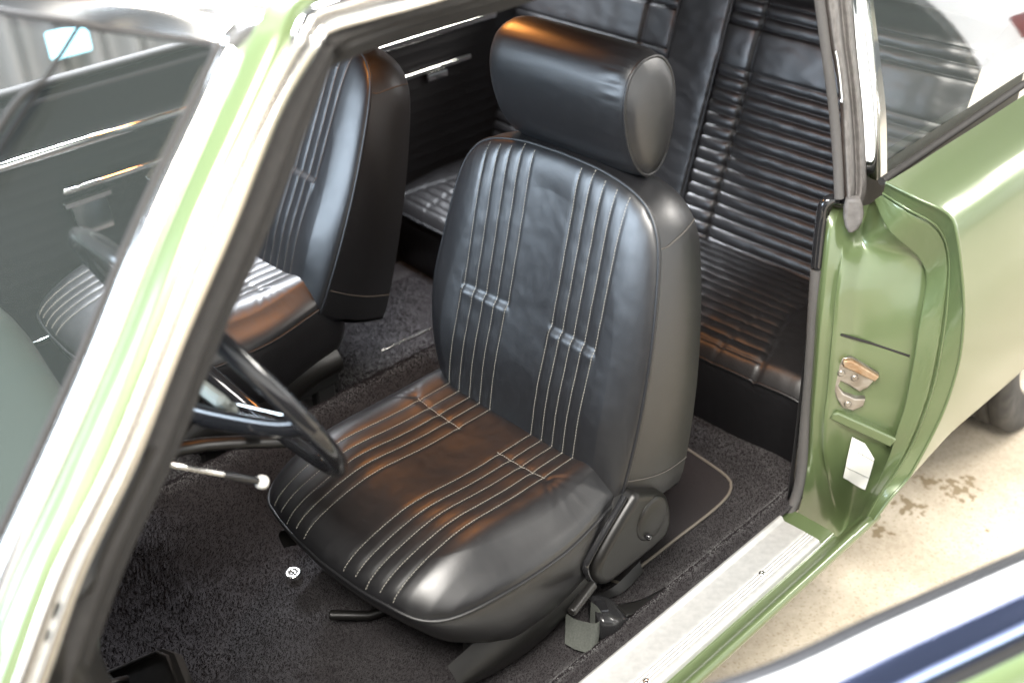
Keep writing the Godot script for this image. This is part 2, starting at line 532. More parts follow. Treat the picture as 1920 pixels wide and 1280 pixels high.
func pillar_and_roof(car: Node3D) -> void:
	var L := [100, 215, 430, 645, 860, 1065, 1280]
	var curve := func(us: Array, z0: float, z1: float) -> Array:
		var o := []
		for i in 7: o.append(PZ(us[i], L[i], lerpf(z0, z1, (L[i] - 100) / 1180.0)))
		o.append(o[6] + (o[6] - o[5]) * 1.1)
		return o
	var grown := func(c: Array, q: Array) -> Array:   # the same curve carried on over the roof corner
		var o := []
		for p in q: o.append(PZ(p[0], p[1], p[2]))
		return o + c
	var c0: Array = curve.call([405, 351, 250, 161, 65, -30, -130], .530, .650)
	var c1: Array = curve.call([417, 364, 261, 175, 81, -14, -112], .536, .658)
	var c2: Array = curve.call([453, 403, 312, 228, 133, 40, -45], .560, .690)
	var c3: Array = curve.call([531, 477, 373, 289, 201, 100, 22], .620, .750)
	var c4: Array = curve.call([591, 524, 437, 343, 258, 161, 84], .610, .745)
	var c5: Array = curve.call([612, 571, 490, 396, 312, 218, 140], .570, .710)
	# header line (windshield top), from the left corner to the car's middle, then mirrored
	var hd := [Vector3(-0.545, 1.452, .518), PY(240, 60, 1.462), PY(120, 40, 1.475), PY(0, 20, 1.482), Vector3(-0.735, 1.488, .16), Vector3(-0.75, 1.49, 0.0)]
	for k in [4, 3, 2, 1, 0]: hd.append(Vector3(hd[k].x, hd[k].y, -hd[k].z))
	var ht := [PY(492, 22, 1.475), PY(302, 4, 1.492), Vector3(-0.605, 1.500, .385), Vector3(-0.640, 1.503, .30), Vector3(-0.69, 1.508, .15), Vector3(-0.705, 1.51, 0.0)]
	for k in [4, 3, 2, 1, 0]: ht.append(Vector3(ht[k].x, ht[k].y, -ht[k].z))
	# windshield pane: left edge c0, bowed forward to the middle, right edge mirrored
	var rows := []
	var e := even(c0, 24)
	e.push_front(hd[0])
	for i in e.size():
		var r := []
		var t := float(i) / (e.size() - 1)
		for j in 41:
			var s := cos(PI * j / 40.0)
			var bow := (1.0 - s * s) * lerpf(0.205, 0.26, t)
			r.append(Vector3(e[i].x - bow, e[i].y + 0.036 * (1.0 - s * s) * (1.0 - t), e[i].z * s))
		rows.append(r)
	var m := MB.new()
	m.grid(rows)
	var ws := put(car, "windshield", m.done(), M.windshield_glass, "greenish curved windshield")
	# wiper: blade and arm resting on the glass
	var wp := []
	var wa := []
	for q in [[158, 54], [110, 130], [60, 205], [0, 298], [-60, 390]]:
		var h := pick(rows, q[0], q[1])
		wp.append(h[0] + h[1] * .010)
		wa.append(h[0] + h[1] * .026)
	m = MB.new()
	m.tube(spline(wp, 24), .0032, 6)
	var wiper := put(car, "wiper", m.done(), M.void, "black wiper standing on the windshield")
	m = MB.new()
	m.tube(spline([wp[1].lerp(wp[2], .4), wa[2], wa[3], wa[4]], 20), .0042, 8)
	put(wiper, "wiper_arm", m.done(), M.void)
	m = MB.new()
	m.tube(spline([hd[0]] + c0, 60), 0.0055, 8)
	m.tube(spline(hd, 90), 0.0045, 8)
	put(ws, "gasket", m.done(), M.rubber)
	# bright moulding round the glass
	m = MB.new()
	var mid := func(a: Array, b: Array, t: float, lift: Vector3) -> Array:
		var o := []
		for i in a.size(): o.append(a[i].lerp(b[i], t) + lift)
		return o
	m.grid(loft([c1, mid.call(c1, c2, .12, Vector3(-.006, .007, .002)), mid.call(c1, c2, .5, Vector3(-.008, .010, .003)), mid.call(c1, c2, .88, Vector3(-.005, .006, .002)), c2], 60, 14))
	var hmid := []
	for i in hd.size(): hmid.append(hd[i].lerp(ht[i], .5) + Vector3(-.004, .009, 0))
	m.grid(loft([hd, hmid, ht], 60, 9), true)
	var k1 := PZ(420, 88, .527); var k2 := PZ(486, 40, .549)
	var corner := [[hd[0], hmid[0], ht[0]], [k1, k1.lerp(k2, .5) + Vector3(-.006, .009, .002), k2], [c1[0], c1[0].lerp(c2[0], .5) + Vector3(-.008, .010, .003), c2[0]]]
	m.grid(loft([corner[0], corner[1], corner[2]], 10, 10))
	put(ws, "bright_moulding", m.done(), M.stainless, "polished bright moulding round the windshield")
	# painted A-pillar face with a rounded rib
	m = MB.new()
	c2 = grown.call(c2, [[560, -60, .515], [512, -14, .530], [495, 18, .545], [473, 62, .553]])
	c3 = grown.call(c3, [[665, -60, .560], [600, -6, .588], [566, 22, .600], [548, 58, .612]])
	var bridge = mid.call(c2, c3, .5, Vector3(-.010, .012, .006))
	m.grid(loft([c2, mid.call(c2, c3, .06, Vector3(-.001, .002, 0)), mid.call(c2, c3, .28, Vector3(-.010, .010, .004)), bridge, mid.call(c2, c3, .8, Vector3(-.006, .009, .006)), c3], 60, 22))
	var ap := put(car, "windshield_pillar", m.done(), M.paint, "green painted pillar at the windshield's side")
	# bright drip moulding on the pillar, running on along the roof
	var rail_z := .612
	var r3 := [PY(545, 60, 1.474), PY(566, 26, 1.482), PY(610, 6, 1.487), Vector3(-0.30, 1.494, .585), Vector3(0.2, 1.498, .59), Vector3(0.9, 1.47, .58), Vector3(1.35, 1.36, .58)]
	var r4 := [PY(604, 80, 1.452), PY(618, 64, 1.458), PY(700, 40, 1.460), Vector3(-0.27, 1.462, rail_z), Vector3(0.2, 1.466, rail_z), Vector3(0.9, 1.435, .60), Vector3(1.35, 1.32, .60)]
	var r5 := [PZ(620, 118, .575), PZ(648, 97, .592), PY(760, 55, 1.432), Vector3(-0.17, 1.432, .590), Vector3(0.2, 1.434, .590), Vector3(0.9, 1.40, .58), Vector3(1.35, 1.285, .58)]
	var rev := func(a: Array) -> Array:
		var o := a.duplicate(); o.reverse(); return o
	var f3: Array = rev.call(c3.slice(4)) + r3
	var f4: Array = rev.call(c4) + r4
	var f5: Array = rev.call(c5) + r5
	m = MB.new()
	m.grid(loft([f3, mid.call(f3, f4, .08, Vector3(-.004, .008, .010)), mid.call(f3, f4, .38, Vector3(-.003, .009, .012)), mid.call(f3, f4, .52, Vector3(.002, .002, .003)), mid.call(f3, f4, .62, Vector3(.000, .007, .010)), mid.call(f3, f4, .92, Vector3(.001, .004, .008)), f4], 110, 30), true)
	put(ap, "drip_moulding", m.done(), M.stainless, "bright drip moulding along pillar and roof edge")
	m = MB.new()
	m.grid(loft([f4, mid.call(f4, f5, .1, Vector3(.004, -.003, .001)), mid.call(f4, f5, .35, Vector3(.012, .004, .010)), mid.call(f4, f5, .55, Vector3(.010, -.001, .004)), mid.call(f4, f5, .8, Vector3(.014, .002, .008)), f5, mid.call(f4, f5, 1.15, Vector3(-.004, -.012, -.012))], 110, 26), true)
	put(ap, "weatherstrip", m.done(), M.rubber, "grey rubber weatherstrip of the door opening")
	# inner cover of the pillar, so that it has thickness
	m = MB.new()
	var b5: Array = mid.call(c4, c5, 1.15, Vector3(-.004, -.012, -.012))
	var c0b: Array = mid.call(c0, c0, 0, Vector3(.012, -.016, -.004))
	m.grid(loft([b5, mid.call(b5, c0b, .5, Vector3(.012, -.015, -.02)), c0b], 40, 8), true)
	put(ap, "inner_trim", m.done(), M.plastic)
	# right pillar (mirrored in shape, simpler)
	m = MB.new()
	var path := []
	for p in [c0[0], c0[3], c0[6]]: path.append(Vector3(p.x + .03, p.y, -p.z - .04))
	m.tube(spline(path, 14), 0.04, 10, 0.7)
	put(car, "windshield_pillar", m.done(), M.paint)
	# roof skin and headliner
	rows = []
	var hl := []
	var front := even(ht, 33)
	for i in 22:
		var t := i / 21.0
		var r := []
		var h := []
		for j in 33:
			var s := cos(PI * j / 32.0)
			var hx: float = lerpf(-0.705, -0.485, pow(s * s, 1.3))
			var x := lerpf(hx, 1.22, t)
			var zz := s * lerpf(.527, .60, minf(1.0, t * 6.0))
			var edge := lerpf(1.476, 1.494, minf(1.0, t * 5.0)) - 0.05 * maxf(0.0, t - .72) * 3.0
			var rp := Vector3(x, edge + 0.040 * (1.0 - s * s), zz)
			r.append(rp.lerp(front[j], 1.0 - smoothstep(0.0, .14, t)))
			h.append(Vector3(x + .03, edge - .022 + 0.022 * (1.0 - s * s), zz * .985))
		rows.append(r); hl.append(h)
	m = MB.new()
	m.grid(rows)
	var rf := put(car, "roof", m.done(), M.paint, "green painted roof edge above the windshield")
	m = MB.new()
	m.grid(hl, true)
	put(rf, "headliner", m.done(), M.headliner)
	# right roof rail and seal
	m = MB.new()
	m.tube(spline([Vector3(-.5, 1.45, -.56), Vector3(-.3, 1.455, -.60), Vector3(.5, 1.46, -.60), Vector3(1.2, 1.40, -.59), Vector3(1.75, 1.06, -.66)], 40), 0.035, 10, .8)
	put(rf, "roof_rail", m.done(), M.paint)
	# rear window pane and the left rear roof post
	m = MB.new()
	rows = []
	for i in 8:
		var t := i / 7.0
		var r := []
		for j in 17:
			var s := -1.0 + j / 8.0
			r.append(Vector3(lerpf(1.22, 1.85, t) + .06 * (1 - s * s), lerpf(1.45, 1.03, t) + .03 * (1 - s * s), s * lerpf(.56, .60, t)))
		rows.append(r)
	m.grid(rows)
	put(car, "rear_window", m.done(), M.glass)
	m = MB.new()
	m.grid(loft([[Vector3(1.16, 1.46, .60), Vector3(1.25, 1.20, .69), Vector3(1.33, 1.03, .755)], [Vector3(1.40, 1.33, .63), Vector3(1.6, 1.15, .70), Vector3(1.72, 1.02, .75)], [Vector3(1.35, 1.37, .55), Vector3(1.6, 1.17, .60), Vector3(1.82, 1.02, .64)]], 10, 8))
	put(car, "rear_post", m.done(), M.paint)
	# dome lamp under the headliner
	m = MB.new()
	m.cbox(Vector3(0.20, 1.485, 0.0), Vector3(0.12, 0.02, 0.09), 0.006)
	var dome := put(car, "dome_lamp", m.done(), M.chrome)
	m = MB.new()
	var lp := []
	for i in 7:
		var r := []
		for j in 24:
			var an := TAU * j / 24.0
			var k := cos(PI * .5 * i / 6.0)
			r.append(Vector3(0.20 + cos(an) * .05 * k, 1.475 - .018 * sin(PI * .5 * i / 6.0), sin(an) * .038 * k))
		lp.append(r)
	m.ring(lp)
	put(dome, "lens", m.done(), M.dome_lens, "warm glowing lamp lens")
	var l := AreaLight3D.new()
	l.name = "dome_light"
	l.area_size = Vector2(0.10, 0.08)
	l.light_energy = 0.36
	l.light_color = Color(1.0, 0.64, 0.32)
	l.shadow_enabled = true
	dome.add_child(l)
	l.position = Vector3(0.20, 1.448, 0.0)
	l.rotation_degrees = Vector3(-90, 0, 0)

func side_body(car: Node3D) -> void:
	# ---- sill: rocker bead, scuff plate
	var sec := func(pts: Array, x0: float, x1: float, n: int) -> Array:
		var rows := []
		for i in n:
			var r := []
			for p in pts: r.append(Vector3(lerpf(x0, x1, float(i) / (n - 1)), p.x, p.y))
			rows.append(r)
		return rows
	var m := MB.new()
	var prof := [Vector2(.285, .70), Vector2(.298, .73), Vector2(.301, .76), Vector2(.299, .822), Vector2(.294, .829), Vector2(.295, .836), Vector2(.301, .844), Vector2(.310, .851), Vector2(.318, .858), Vector2(.322, .866), Vector2(.318, .873), Vector2(.303, .873), Vector2(.26, .846), Vector2(.20, .815), Vector2(.14, .78), Vector2(.12, .72)]
	m.grid(sec.call(even(prof, 46), -1.0, 0.445, 16))
	m.grid(sec.call(even(prof.slice(5), 30), 0.445, 0.535, 4))
	var rk := put(car, "rocker_panel", m.done(), M.paint, "green painted sill below the door opening")
	m = MB.new()
	var sp := []
	# rolled inner lip, flat with fine lengthwise ribs, rounded outer lip
	sp.append_array([Vector2(.303, .728), Vector2(.311, .7285), Vector2(.3155, .732), Vector2(.3155, .737), Vector2(.310, .7405), Vector2(.3075, .744)])
	sp.append(Vector2(.3085, .765)); sp.append(Vector2(.3090, .785))
	for k in 4:
		var z := .791 + k * .006
		sp.append(Vector2(.3094, z)); sp.append(Vector2(.3078, z + .0012)); sp.append(Vector2(.3078, z + .0024)); sp.append(Vector2(.3094, z + .0036))
	sp.append_array([Vector2(.3085, .8185), Vector2(.3075, .823), Vector2(.303, .8265), Vector2(.294, .828)])
	m.grid(sec.call(sp, -0.95, 0.398, 8))
	var sc := put(rk, "scuff_plate", m.done(), M.aluminium, "bright aluminium scuff plate on the sill")
	for q in [[1429, 1075], [1212, 1277]]:
		m = MB.new()
		var c := PY(q[0], q[1], .3085)
		for i in 1:
			var lp := []
			for k in 4:
				var r := []
				for j in 14:
					var an := TAU * j / 14.0
					var rr: float = [.0065, .0055, .003, .0012][k]
					r.append(Vector3(c.x + cos(an) * rr, [.3090, .3108, .3112, .3096][k], c.z + sin(an) * rr))
				lp.append(r)
			m.ring(lp, true)
			m.fan(lp[3], true)
		put(sc, "screw", m.done(), M.stainless)
	# ---- lock pillar (door jamb): pressed steel lofted through its creases
	var J := [
		[[1562, 385], [1575, 390], [1625, 385], [1640, 375], [1655, 365], [1662, 342]],
		[[1550, 420], [1566, 425], [1608, 440], [1668, 432], [1700, 395], [1722, 372]],
		[[1542, 480], [1562, 485], [1594, 490], [1722, 482], [1757, 430], [1780, 402]],
		[[1535, 540], [1556, 545], [1580, 550], [1738, 524], [1778, 488], [1797, 450]],
		[[1530, 600], [1548, 605], [1577, 620], [1725, 605], [1772, 575], [1808, 555]],
		[[1526, 660], [1543, 668], [1571, 676], [1712, 690], [1760, 655], [1806, 628]],
		[[1522, 720], [1538, 730], [1565, 742], [1698, 760], [1744, 730], [1796, 690]],
		[[1518, 780], [1533, 790], [1556, 798], [1682, 810], [1722, 795], [1772, 765]],
		[[1515, 840], [1533, 850], [1558, 862], [1668, 855], [1700, 846], [1740, 832]],
		[[1510, 900], [1540, 910], [1575, 918], [1650, 898], [1672, 892], [1705, 893]],
		[[1500, 950], [1551, 965], [1588, 968], [1628, 940], [1645, 932], [1670, 934]],
		[[1484, 986], [1545, 1015], [1578, 1004], [1603, 988], [1620, 978], [1640, 974]]]
	var zi := [.700, .705, .712, .716, .720, .722, .724, .726, .728, .730, .732, .738]
	var zo := [.790, .850, .900, .920, .935, .940, .936, .926, .912, .898, .886, .876]
	var cols := []
	for k in 16: cols.append([])
	for k in 12:
		var z0: float = zi[k]
		var z1: float = zo[k]
		var q = J[k]
		var inner := PZ(q[0][0], q[0][1], z0)
		var g1 := PZ(q[1][0], q[1][1], lerpf(z0, z1, .10))
		var rl := PZ(q[2][0], q[2][1], lerpf(z0, z1, .20))
		var rr := PZ(q[3][0], q[3][1], lerpf(z0, z1, .68))
		var cr := PZ(q[4][0], q[4][1], lerpf(z0, z1, .84))
		var ou := PZ(q[5][0], q[5][1], z1)
		var amt := 1.0 if k > 1 and k < 10 else .25
		var deep := Vector3(.024, 0, .006) * amt
		var up := Vector3(-.007, 0, -.001) * amt
		cols[0].append(inner)
		cols[1].append(inner.lerp(g1, .42) + up * .7)
		cols[2].append(inner.lerp(g1, .72) + up * .7)
		cols[3].append(g1 - up * .8)
		cols[4].append(g1.lerp(rl, .35) - up * .8)
		cols[5].append(g1.lerp(rl, .58) + up * .6)
		cols[6].append(g1.lerp(rl, .92) + up * .6)
		cols[7].append(rl.lerp(rr, .07) + deep)
		cols[8].append(rl.lerp(rr, .50) + deep * 1.05)
		cols[9].append(rl.lerp(rr, .92) + deep)
		cols[10].append(rr + up * .4)
		cols[11].append(rr.lerp(cr, .30) + up * .2)
		cols[12].append(rr.lerp(cr, .93))
		cols[13].append(cr + Vector3(.005, 0, 0))
		cols[14].append(cr.lerp(ou, .14))
		cols[15].append(ou)
	m = MB.new()
	var jamb := crisp(cols, 130, 8, 3)
	# hand-brushed seam sealer and spray texture on the outer flange
	for i in jamb.size():
		for j in range(84, jamb[i].size() - 1):
			var p: Vector3 = jamb[i][j]
			var f := smoothstep(84, 96, j) * (1.0 - smoothstep(112, 119, j))
			jamb[i][j] = p + Vector3(-.0008, 0, .0003) * f * wave.get_noise_2d(p.y * 90.0, j * .35)
	m.grid(jamb, true)
	var lp := put(car, "lock_pillar", m.done(), M.paint, "green painted door jamb behind the driver's seat")
	# folded edge of the outer skin round the jamb, and the seam behind it
	m = MB.new()
	m.tube(spline(cols[14], 90), 0.0022, 6)
	put(lp, "seam", m.done(), M.paint)
	m = MB.new()
	m.tube(spline(cols[15], 80), 0.0032, 8)
	put(lp, "folded_edge", m.done(), M.paint)
	# frame on the jamb at a pixel: x outwards along the jamb, y up, z towards the viewer
	var frame := func(u: float, v: float) -> Transform3D:
		var h := pick(jamb, u, v)
		var n: Vector3 = Vector3(h[1].x, h[1].y * .3, h[1].z).normalized()
		var x := Vector3.UP.cross(n).normalized()
		return Transform3D(Basis(x, n.cross(x), n), h[0])
	var flat := func(fr: Transform3D, px: Array) -> PackedVector2Array:
		var o := PackedVector2Array()
		for q in px:
			var d := ray(q[0], q[1])
			var hit: Vector3 = fr.affine_inverse() * (CAM + d * ((fr.origin - CAM).dot(fr.basis.z) / d.dot(fr.basis.z)))
			o.append(Vector2(hit.x, hit.y))
		return o
	# ledge below the striker: its top catches the light
	var fr: Transform3D = frame.call(1612, 798)
	var pq: PackedVector2Array = flat.call(fr, [[1551, 774], [1568, 761], [1680, 812], [1668, 829]])
	m = MB.new()
	m.prism(pq, fr.translated_local(Vector3(0, 0, -.012)), .030, .006)
	put(lp, "ledge", m.done(), M.paint, "pale green pressed ledge under the striker")
	m = MB.new()
	m.tube(spline([pick(jamb, 1577, 627)[0], pick(jamb, 1640, 645)[0], pick(jamb, 1706, 667)[0]], 12), .0024, 6)
	put(lp, "joint_line", m.done(), M.rubber)
	# striker plate with a hooked slot
	fr = frame.call(1604, 722)
	var face := fr.translated_local(Vector3(0, 0, .012))
	pq = flat.call(face, [[1582, 672], [1598, 671], [1650, 702], [1628, 728], [1612, 735], [1590, 722], [1577, 715], [1573, 724], [1583, 738], [1605, 748], [1624, 748], [1620, 762], [1600, 771], [1580, 765], [1568, 745], [1561, 720], [1563, 695]])
	m = MB.new()
	m.prism(pq, fr.translated_local(Vector3(0, 0, -.012)), .024, .0035)
	var stp := put(lp, "striker_plate", m.done(), M.striker_steel, "worn rust-stained steel door striker")
	m = MB.new()
	var tq: PackedVector2Array = flat.call(face, [[1582, 673], [1598, 672], [1648, 702], [1640, 712], [1580, 684]])
	m.prism(tq, face.translated_local(Vector3(0, 0, -.002)), .010, .004)
	put(lp, "striker_lip", m.done(), M.rusty_steel, "rust-stained upper lip of the striker")
	for q in [[1578, 699], [1603, 708], [1590, 757]]:
		m = MB.new()
		var q2: PackedVector2Array = flat.call(face, [q])
		var hp := face * Vector3(q2[0].x, q2[0].y, 0)
		m.tube([hp - face.basis.z * .004, hp + face.basis.z * .001, hp + face.basis.z * .003], [.0075, .0075, .005], 14)
		put(lp, "striker_screw", m.done(), M.striker_steel)
	# paper sticker with a torn corner
	var top_px := [Vector2(1598, 817), Vector2(1610, 823), Vector2(1622, 829), Vector2(1631, 843), Vector2(1640, 858)]
	var low_px := [Vector2(1580, 893), Vector2(1591, 899), Vector2(1603, 906), Vector2(1614, 912), Vector2(1625, 918)]
	var on := func(q: Vector2, off: float) -> Vector3:
		var h := pick(jamb, q.x, q.y)
		return h[0] + h[1] * off
	var sheet := []
	for i in 5:
		var r := []
		for j in 5: r.append(on.call(top_px[j].lerp(low_px[j], i / 4.0), .0030))
		sheet.append(r)
	m = MB.new()
	m.grid(sheet)
	put(lp, "paper_sticker", m.done(), M.paper, "white paper sticker with a torn corner")
	m = MB.new()
	for q in [[1594, 838, 1619, 851], [1586, 873, 1631, 894], [1619, 829, 1618, 852], [1619, 851, 1639, 862]]:
		m.tube([on.call(Vector2(q[0], q[1]), .0034), on.call(Vector2((q[0] + q[2]) * .5, (q[1] + q[3]) * .5), .0034), on.call(Vector2(q[2], q[3]), .0034)], .0005, 4)
	var inkl := put(lp, "printed_lines", m.done(), M.ink)
	inkl.set_meta("kind", "stuff")
	# felt pinch-weld edge of the jamb with a black plastic end piece above it
	m = MB.new()
	var wl := []
	for q in [[1531, 505, .712], [1526, 580, .716], [1521, 660, .72], [1515, 740, .722], [1508, 820, .726], [1502, 890, .73], [1492, 935, .732], [1476, 972, .735]]: wl.append(PZ(q[0], q[1], q[2] - .006))
	m.tube(spline(wl, 50), .0105, 10)
	put(lp, "felt_edge", m.done(), M.felt, "grey felt trim along the jamb edge")
	m = MB.new()
	wl = []
	for q in [[1580, 376, .722], [1562, 373, .714], [1546, 384, .706], [1541, 410, .704], [1536, 450, .706], [1531, 500, .71]]: wl.append(PZ(q[0], q[1], q[2] - .004))
	m.tube(spline(wl, 40), .010, 10)
	put(lp, "edge_cap", m.done(), M.gloss_black, "shiny black end piece of the trim edge")
	# inner quarter trim behind the jamb (closes the left side of the cabin)
	m = MB.new()
	m.grid([[Vector3(.45, .25, .715), Vector3(1.3, .25, .66)], [Vector3(.45, .97, .70), Vector3(1.3, .97, .66)]])
	put(car, "quarter_trim", m.done(), M.vinyl)
	# ---- outer quarter panel
	var o := even(cols[15], 30)
	var rows := []
	for i in 30:
		var r := []
		for j in 40:
			var s := pow(j / 39.0, 1.2)
			var x0: float = o[i].x
			var x := lerpf(x0, 2.1, s)
			var top := func(xx): return 1.03 + clampf((xx - .5) * .03, 0, .03)
			var bot := func(xx):
				var yb: float = lerpf(.30, .385, smoothstep(.50, .62, xx))
				var dd: float = .40 * .40 - (xx - 1.52) * (xx - 1.52)
				return maxf(yb, (.26 + sqrt(dd)) if dd > 0 else 0.0)
			var t0: float = (o[i].y - bot.call(x0)) / (top.call(x0) - bot.call(x0))
			var y: float = lerpf(bot.call(x), top.call(x), t0)
			r.append(Vector3(x, lerpf(o[i].y, y, smoothstep(0, .12, s)), o[i].z + .012 * sin(PI * minf(1.0, s * 1.4)) - .03 * s * (1.0 if i < 3 else .4)))
		rows.append(r)
	m = MB.new()
	m.grid(rows, true)
	var qp := put(car, "quarter_panel", m.done(), M.paint, "glossy green rear quarter panel")
	# inner lower body so no light shows under the skin
	m = MB.new()
	m.cbox(Vector3(0.35, .18, 0), Vector3(2.5, .06, 1.3), .02)
	put(car, "underbody", m.done(), M.void)
	# ---- window post: felt, rubber, bright frame
	var post := func(list: Array, dz: float) -> Array:
		var w := []
		for q in list: w.append(PZ(q[0], q[1], lerpf(.655, .742, clampf(q[1] / 400.0, -.5, 1.1)) + dz))
		var up = w[0] + (w[0] - w[1]).normalized() * .12
		w.push_front(Vector3(up.x, up.y, up.z))
		return w
	m = MB.new()
	m.tube(spline(post.call([[1537, 0], [1550, 100], [1563, 200], [1571, 300], [1574, 372]], -.012), 50), .0085, 10)
	put(lp, "post_felt", m.done(), M.felt)
	var lists := [[1546, 1557, 1574, 1579, 1583, 1586], [1554, 1564, 1580, 1586, 1589, 1590], [1564, 1573, 1587, 1594, 1596, 1595], [1572, 1580, 1593, 1600, 1602, 1599], [1577, 1585, 1597, 1604, 1606, 1602], [1588, 1595, 1607, 1614, 1616, 1609], [1600, 1605, 1616, 1624, 1626, 1616]]
	var dz := [-.010, .004, .008, .001, -.004, .010, .004]
	var vv := [0, 80, 180, 280, 350, 385]
	var rib := []
	for k in 7:
		var w := []
		for i in 6: w.append([lists[k][i], vv[i]])
		rib.append(post.call(w, dz[k] - .004))
	m = MB.new()
	var rg := crisp(rib, 60, 5, 2)
	for i in rg.size():
		for j in rg[i].size(): rg[i][j] += Vector3(-.0012, 0, .001) * wave.get_noise_2d(i * 1.3, j * .5)
	m.grid(rg, true)
	put(lp, "post_weatherstrip", m.done(), M.old_rubber, "grey rubber seal running down the window post")
	var sf := Transform3D(Basis(Vector3(.62, 0, .78), Vector3.UP, Vector3(-.78, 0, .62)), PZ(1602, 400, .748))
	m = MB.new()
	var spade := []
	for q in [[1588, 372], [1583, 390], [1582, 408], [1585, 424], [1591, 434], [1599, 434], [1609, 427], [1617, 414], [1620, 398], [1618, 382], [1612, 370]]: spade.append(q)
	m.prism(flatten(sf, spade), sf.translated_local(Vector3(0, 0, -.008)), .016, .006)
	put(lp, "seal_end", m.done(), M.old_rubber, "spade-shaped rubber end of the window seal")
	m = MB.new()
	m.tube(spline(post.call([[1566, 95], [1572, 125], [1578, 180], [1578, 192]], .008).slice(1), 20), .0022, 8)
	put(lp, "bright_clip", m.done(), M.chrome)
	var ch := []
	for q in [[[1600, 0], [1608, 100], [1619, 210], [1626, 330]], [[1618, 0], [1629, 100], [1641, 210], [1646, 338]], [[1638, 0], [1650, 100], [1662, 210], [1664, 325]]]:
		ch.append(post.call(q, .012 if ch.size() == 1 else .002))
	m = MB.new()
	m.grid(loft(ch, 40, 12), true)
	put(lp, "window_frame", m.done(), M.chrome, "polished front frame of the quarter window")
	# ---- quarter window pane
	m = MB.new()
	var g0 := PZ(1650, 336, .752)
	rows = []
	for i in 14:
		var t := i / 13.0
		var r := []
		for j in 20:
			var s := j / 19.0
			r.append(Vector3(lerpf(g0.x - .005, 1.32 - .12 * t, s) - .06 * t * (1 - s), lerpf(g0.y + .035 * s, 1.43 - .05 * s, t), lerpf(.762, .625, t) + .012 * sin(PI * t)))
		rows.append(r)
	m.grid(rows)
	var qg := put(car, "quarter_window", m.done(), M.glass, "quarter window pane reflecting the workshop")
	m = MB.new()
	m.tube(spline([PZ(1654, 340, .768), PZ(1790, 247, .770), PZ(1920, 158, .770), Vector3(1.34, 1.048, .765)], 40), .0075, 8)
	put(qg, "sill_seal", m.done(), M.rubber)
	m = MB.new()
	m.tube(spline([Vector3(1.33, 1.048, .765), Vector3(1.26, 1.20, .715), Vector3(1.19, 1.38, .64)], 20), .009, 8)
	put(qg, "rear_seal", m.done(), M.rubber)
	# ---- rear wheel
	var wc := Vector3(1.58, .25, .70)
	var wheel := Node3D.new()
	wheel.name = "rear_wheel"
	car.add_child(wheel)
	wheel.position = wc - org(car)
	var tp := [Vector2(.20, .085), Vector2(.26, .10), Vector2(.29, .098), Vector2(.303, .088)]
	for k in 5:   # tread ribs with grooves
		var z := .085 - k * .034
		tp.append_array([Vector2(.309, z), Vector2(.310, z - .012), Vector2(.310, z - .024), Vector2(.303, z - .0255), Vector2(.303, z - .032)])
	tp.append_array([Vector2(.29, -.098), Vector2(.26, -.10), Vector2(.20, -.085)])
	var loops := []
	for p in tp:
		var l := []
		for j in 64:
			var an := TAU * j / 64.0
			l.append(Vector3(cos(an) * p.x, sin(an) * p.x, p.y))
		loops.append(l)
	m = MB.new()
	m.ring(loops)
	put(wheel, "tyre", m.done(), M.tyre, "", true)
	loops = []
	for p in [Vector2(.205, .085), Vector2(.19, .08), Vector2(.17, .05), Vector2(.10, .06), Vector2(.05, .07), Vector2(.002, .072)]:
		var l := []
		for j in 48:
			var an := TAU * j / 48.0
			l.append(Vector3(cos(an) * p.x, sin(an) * p.x, p.y))
		loops.append(l)
	m = MB.new()
	m.ring(loops)
	put(wheel, "rim", m.done(), M.stainless, "", true)

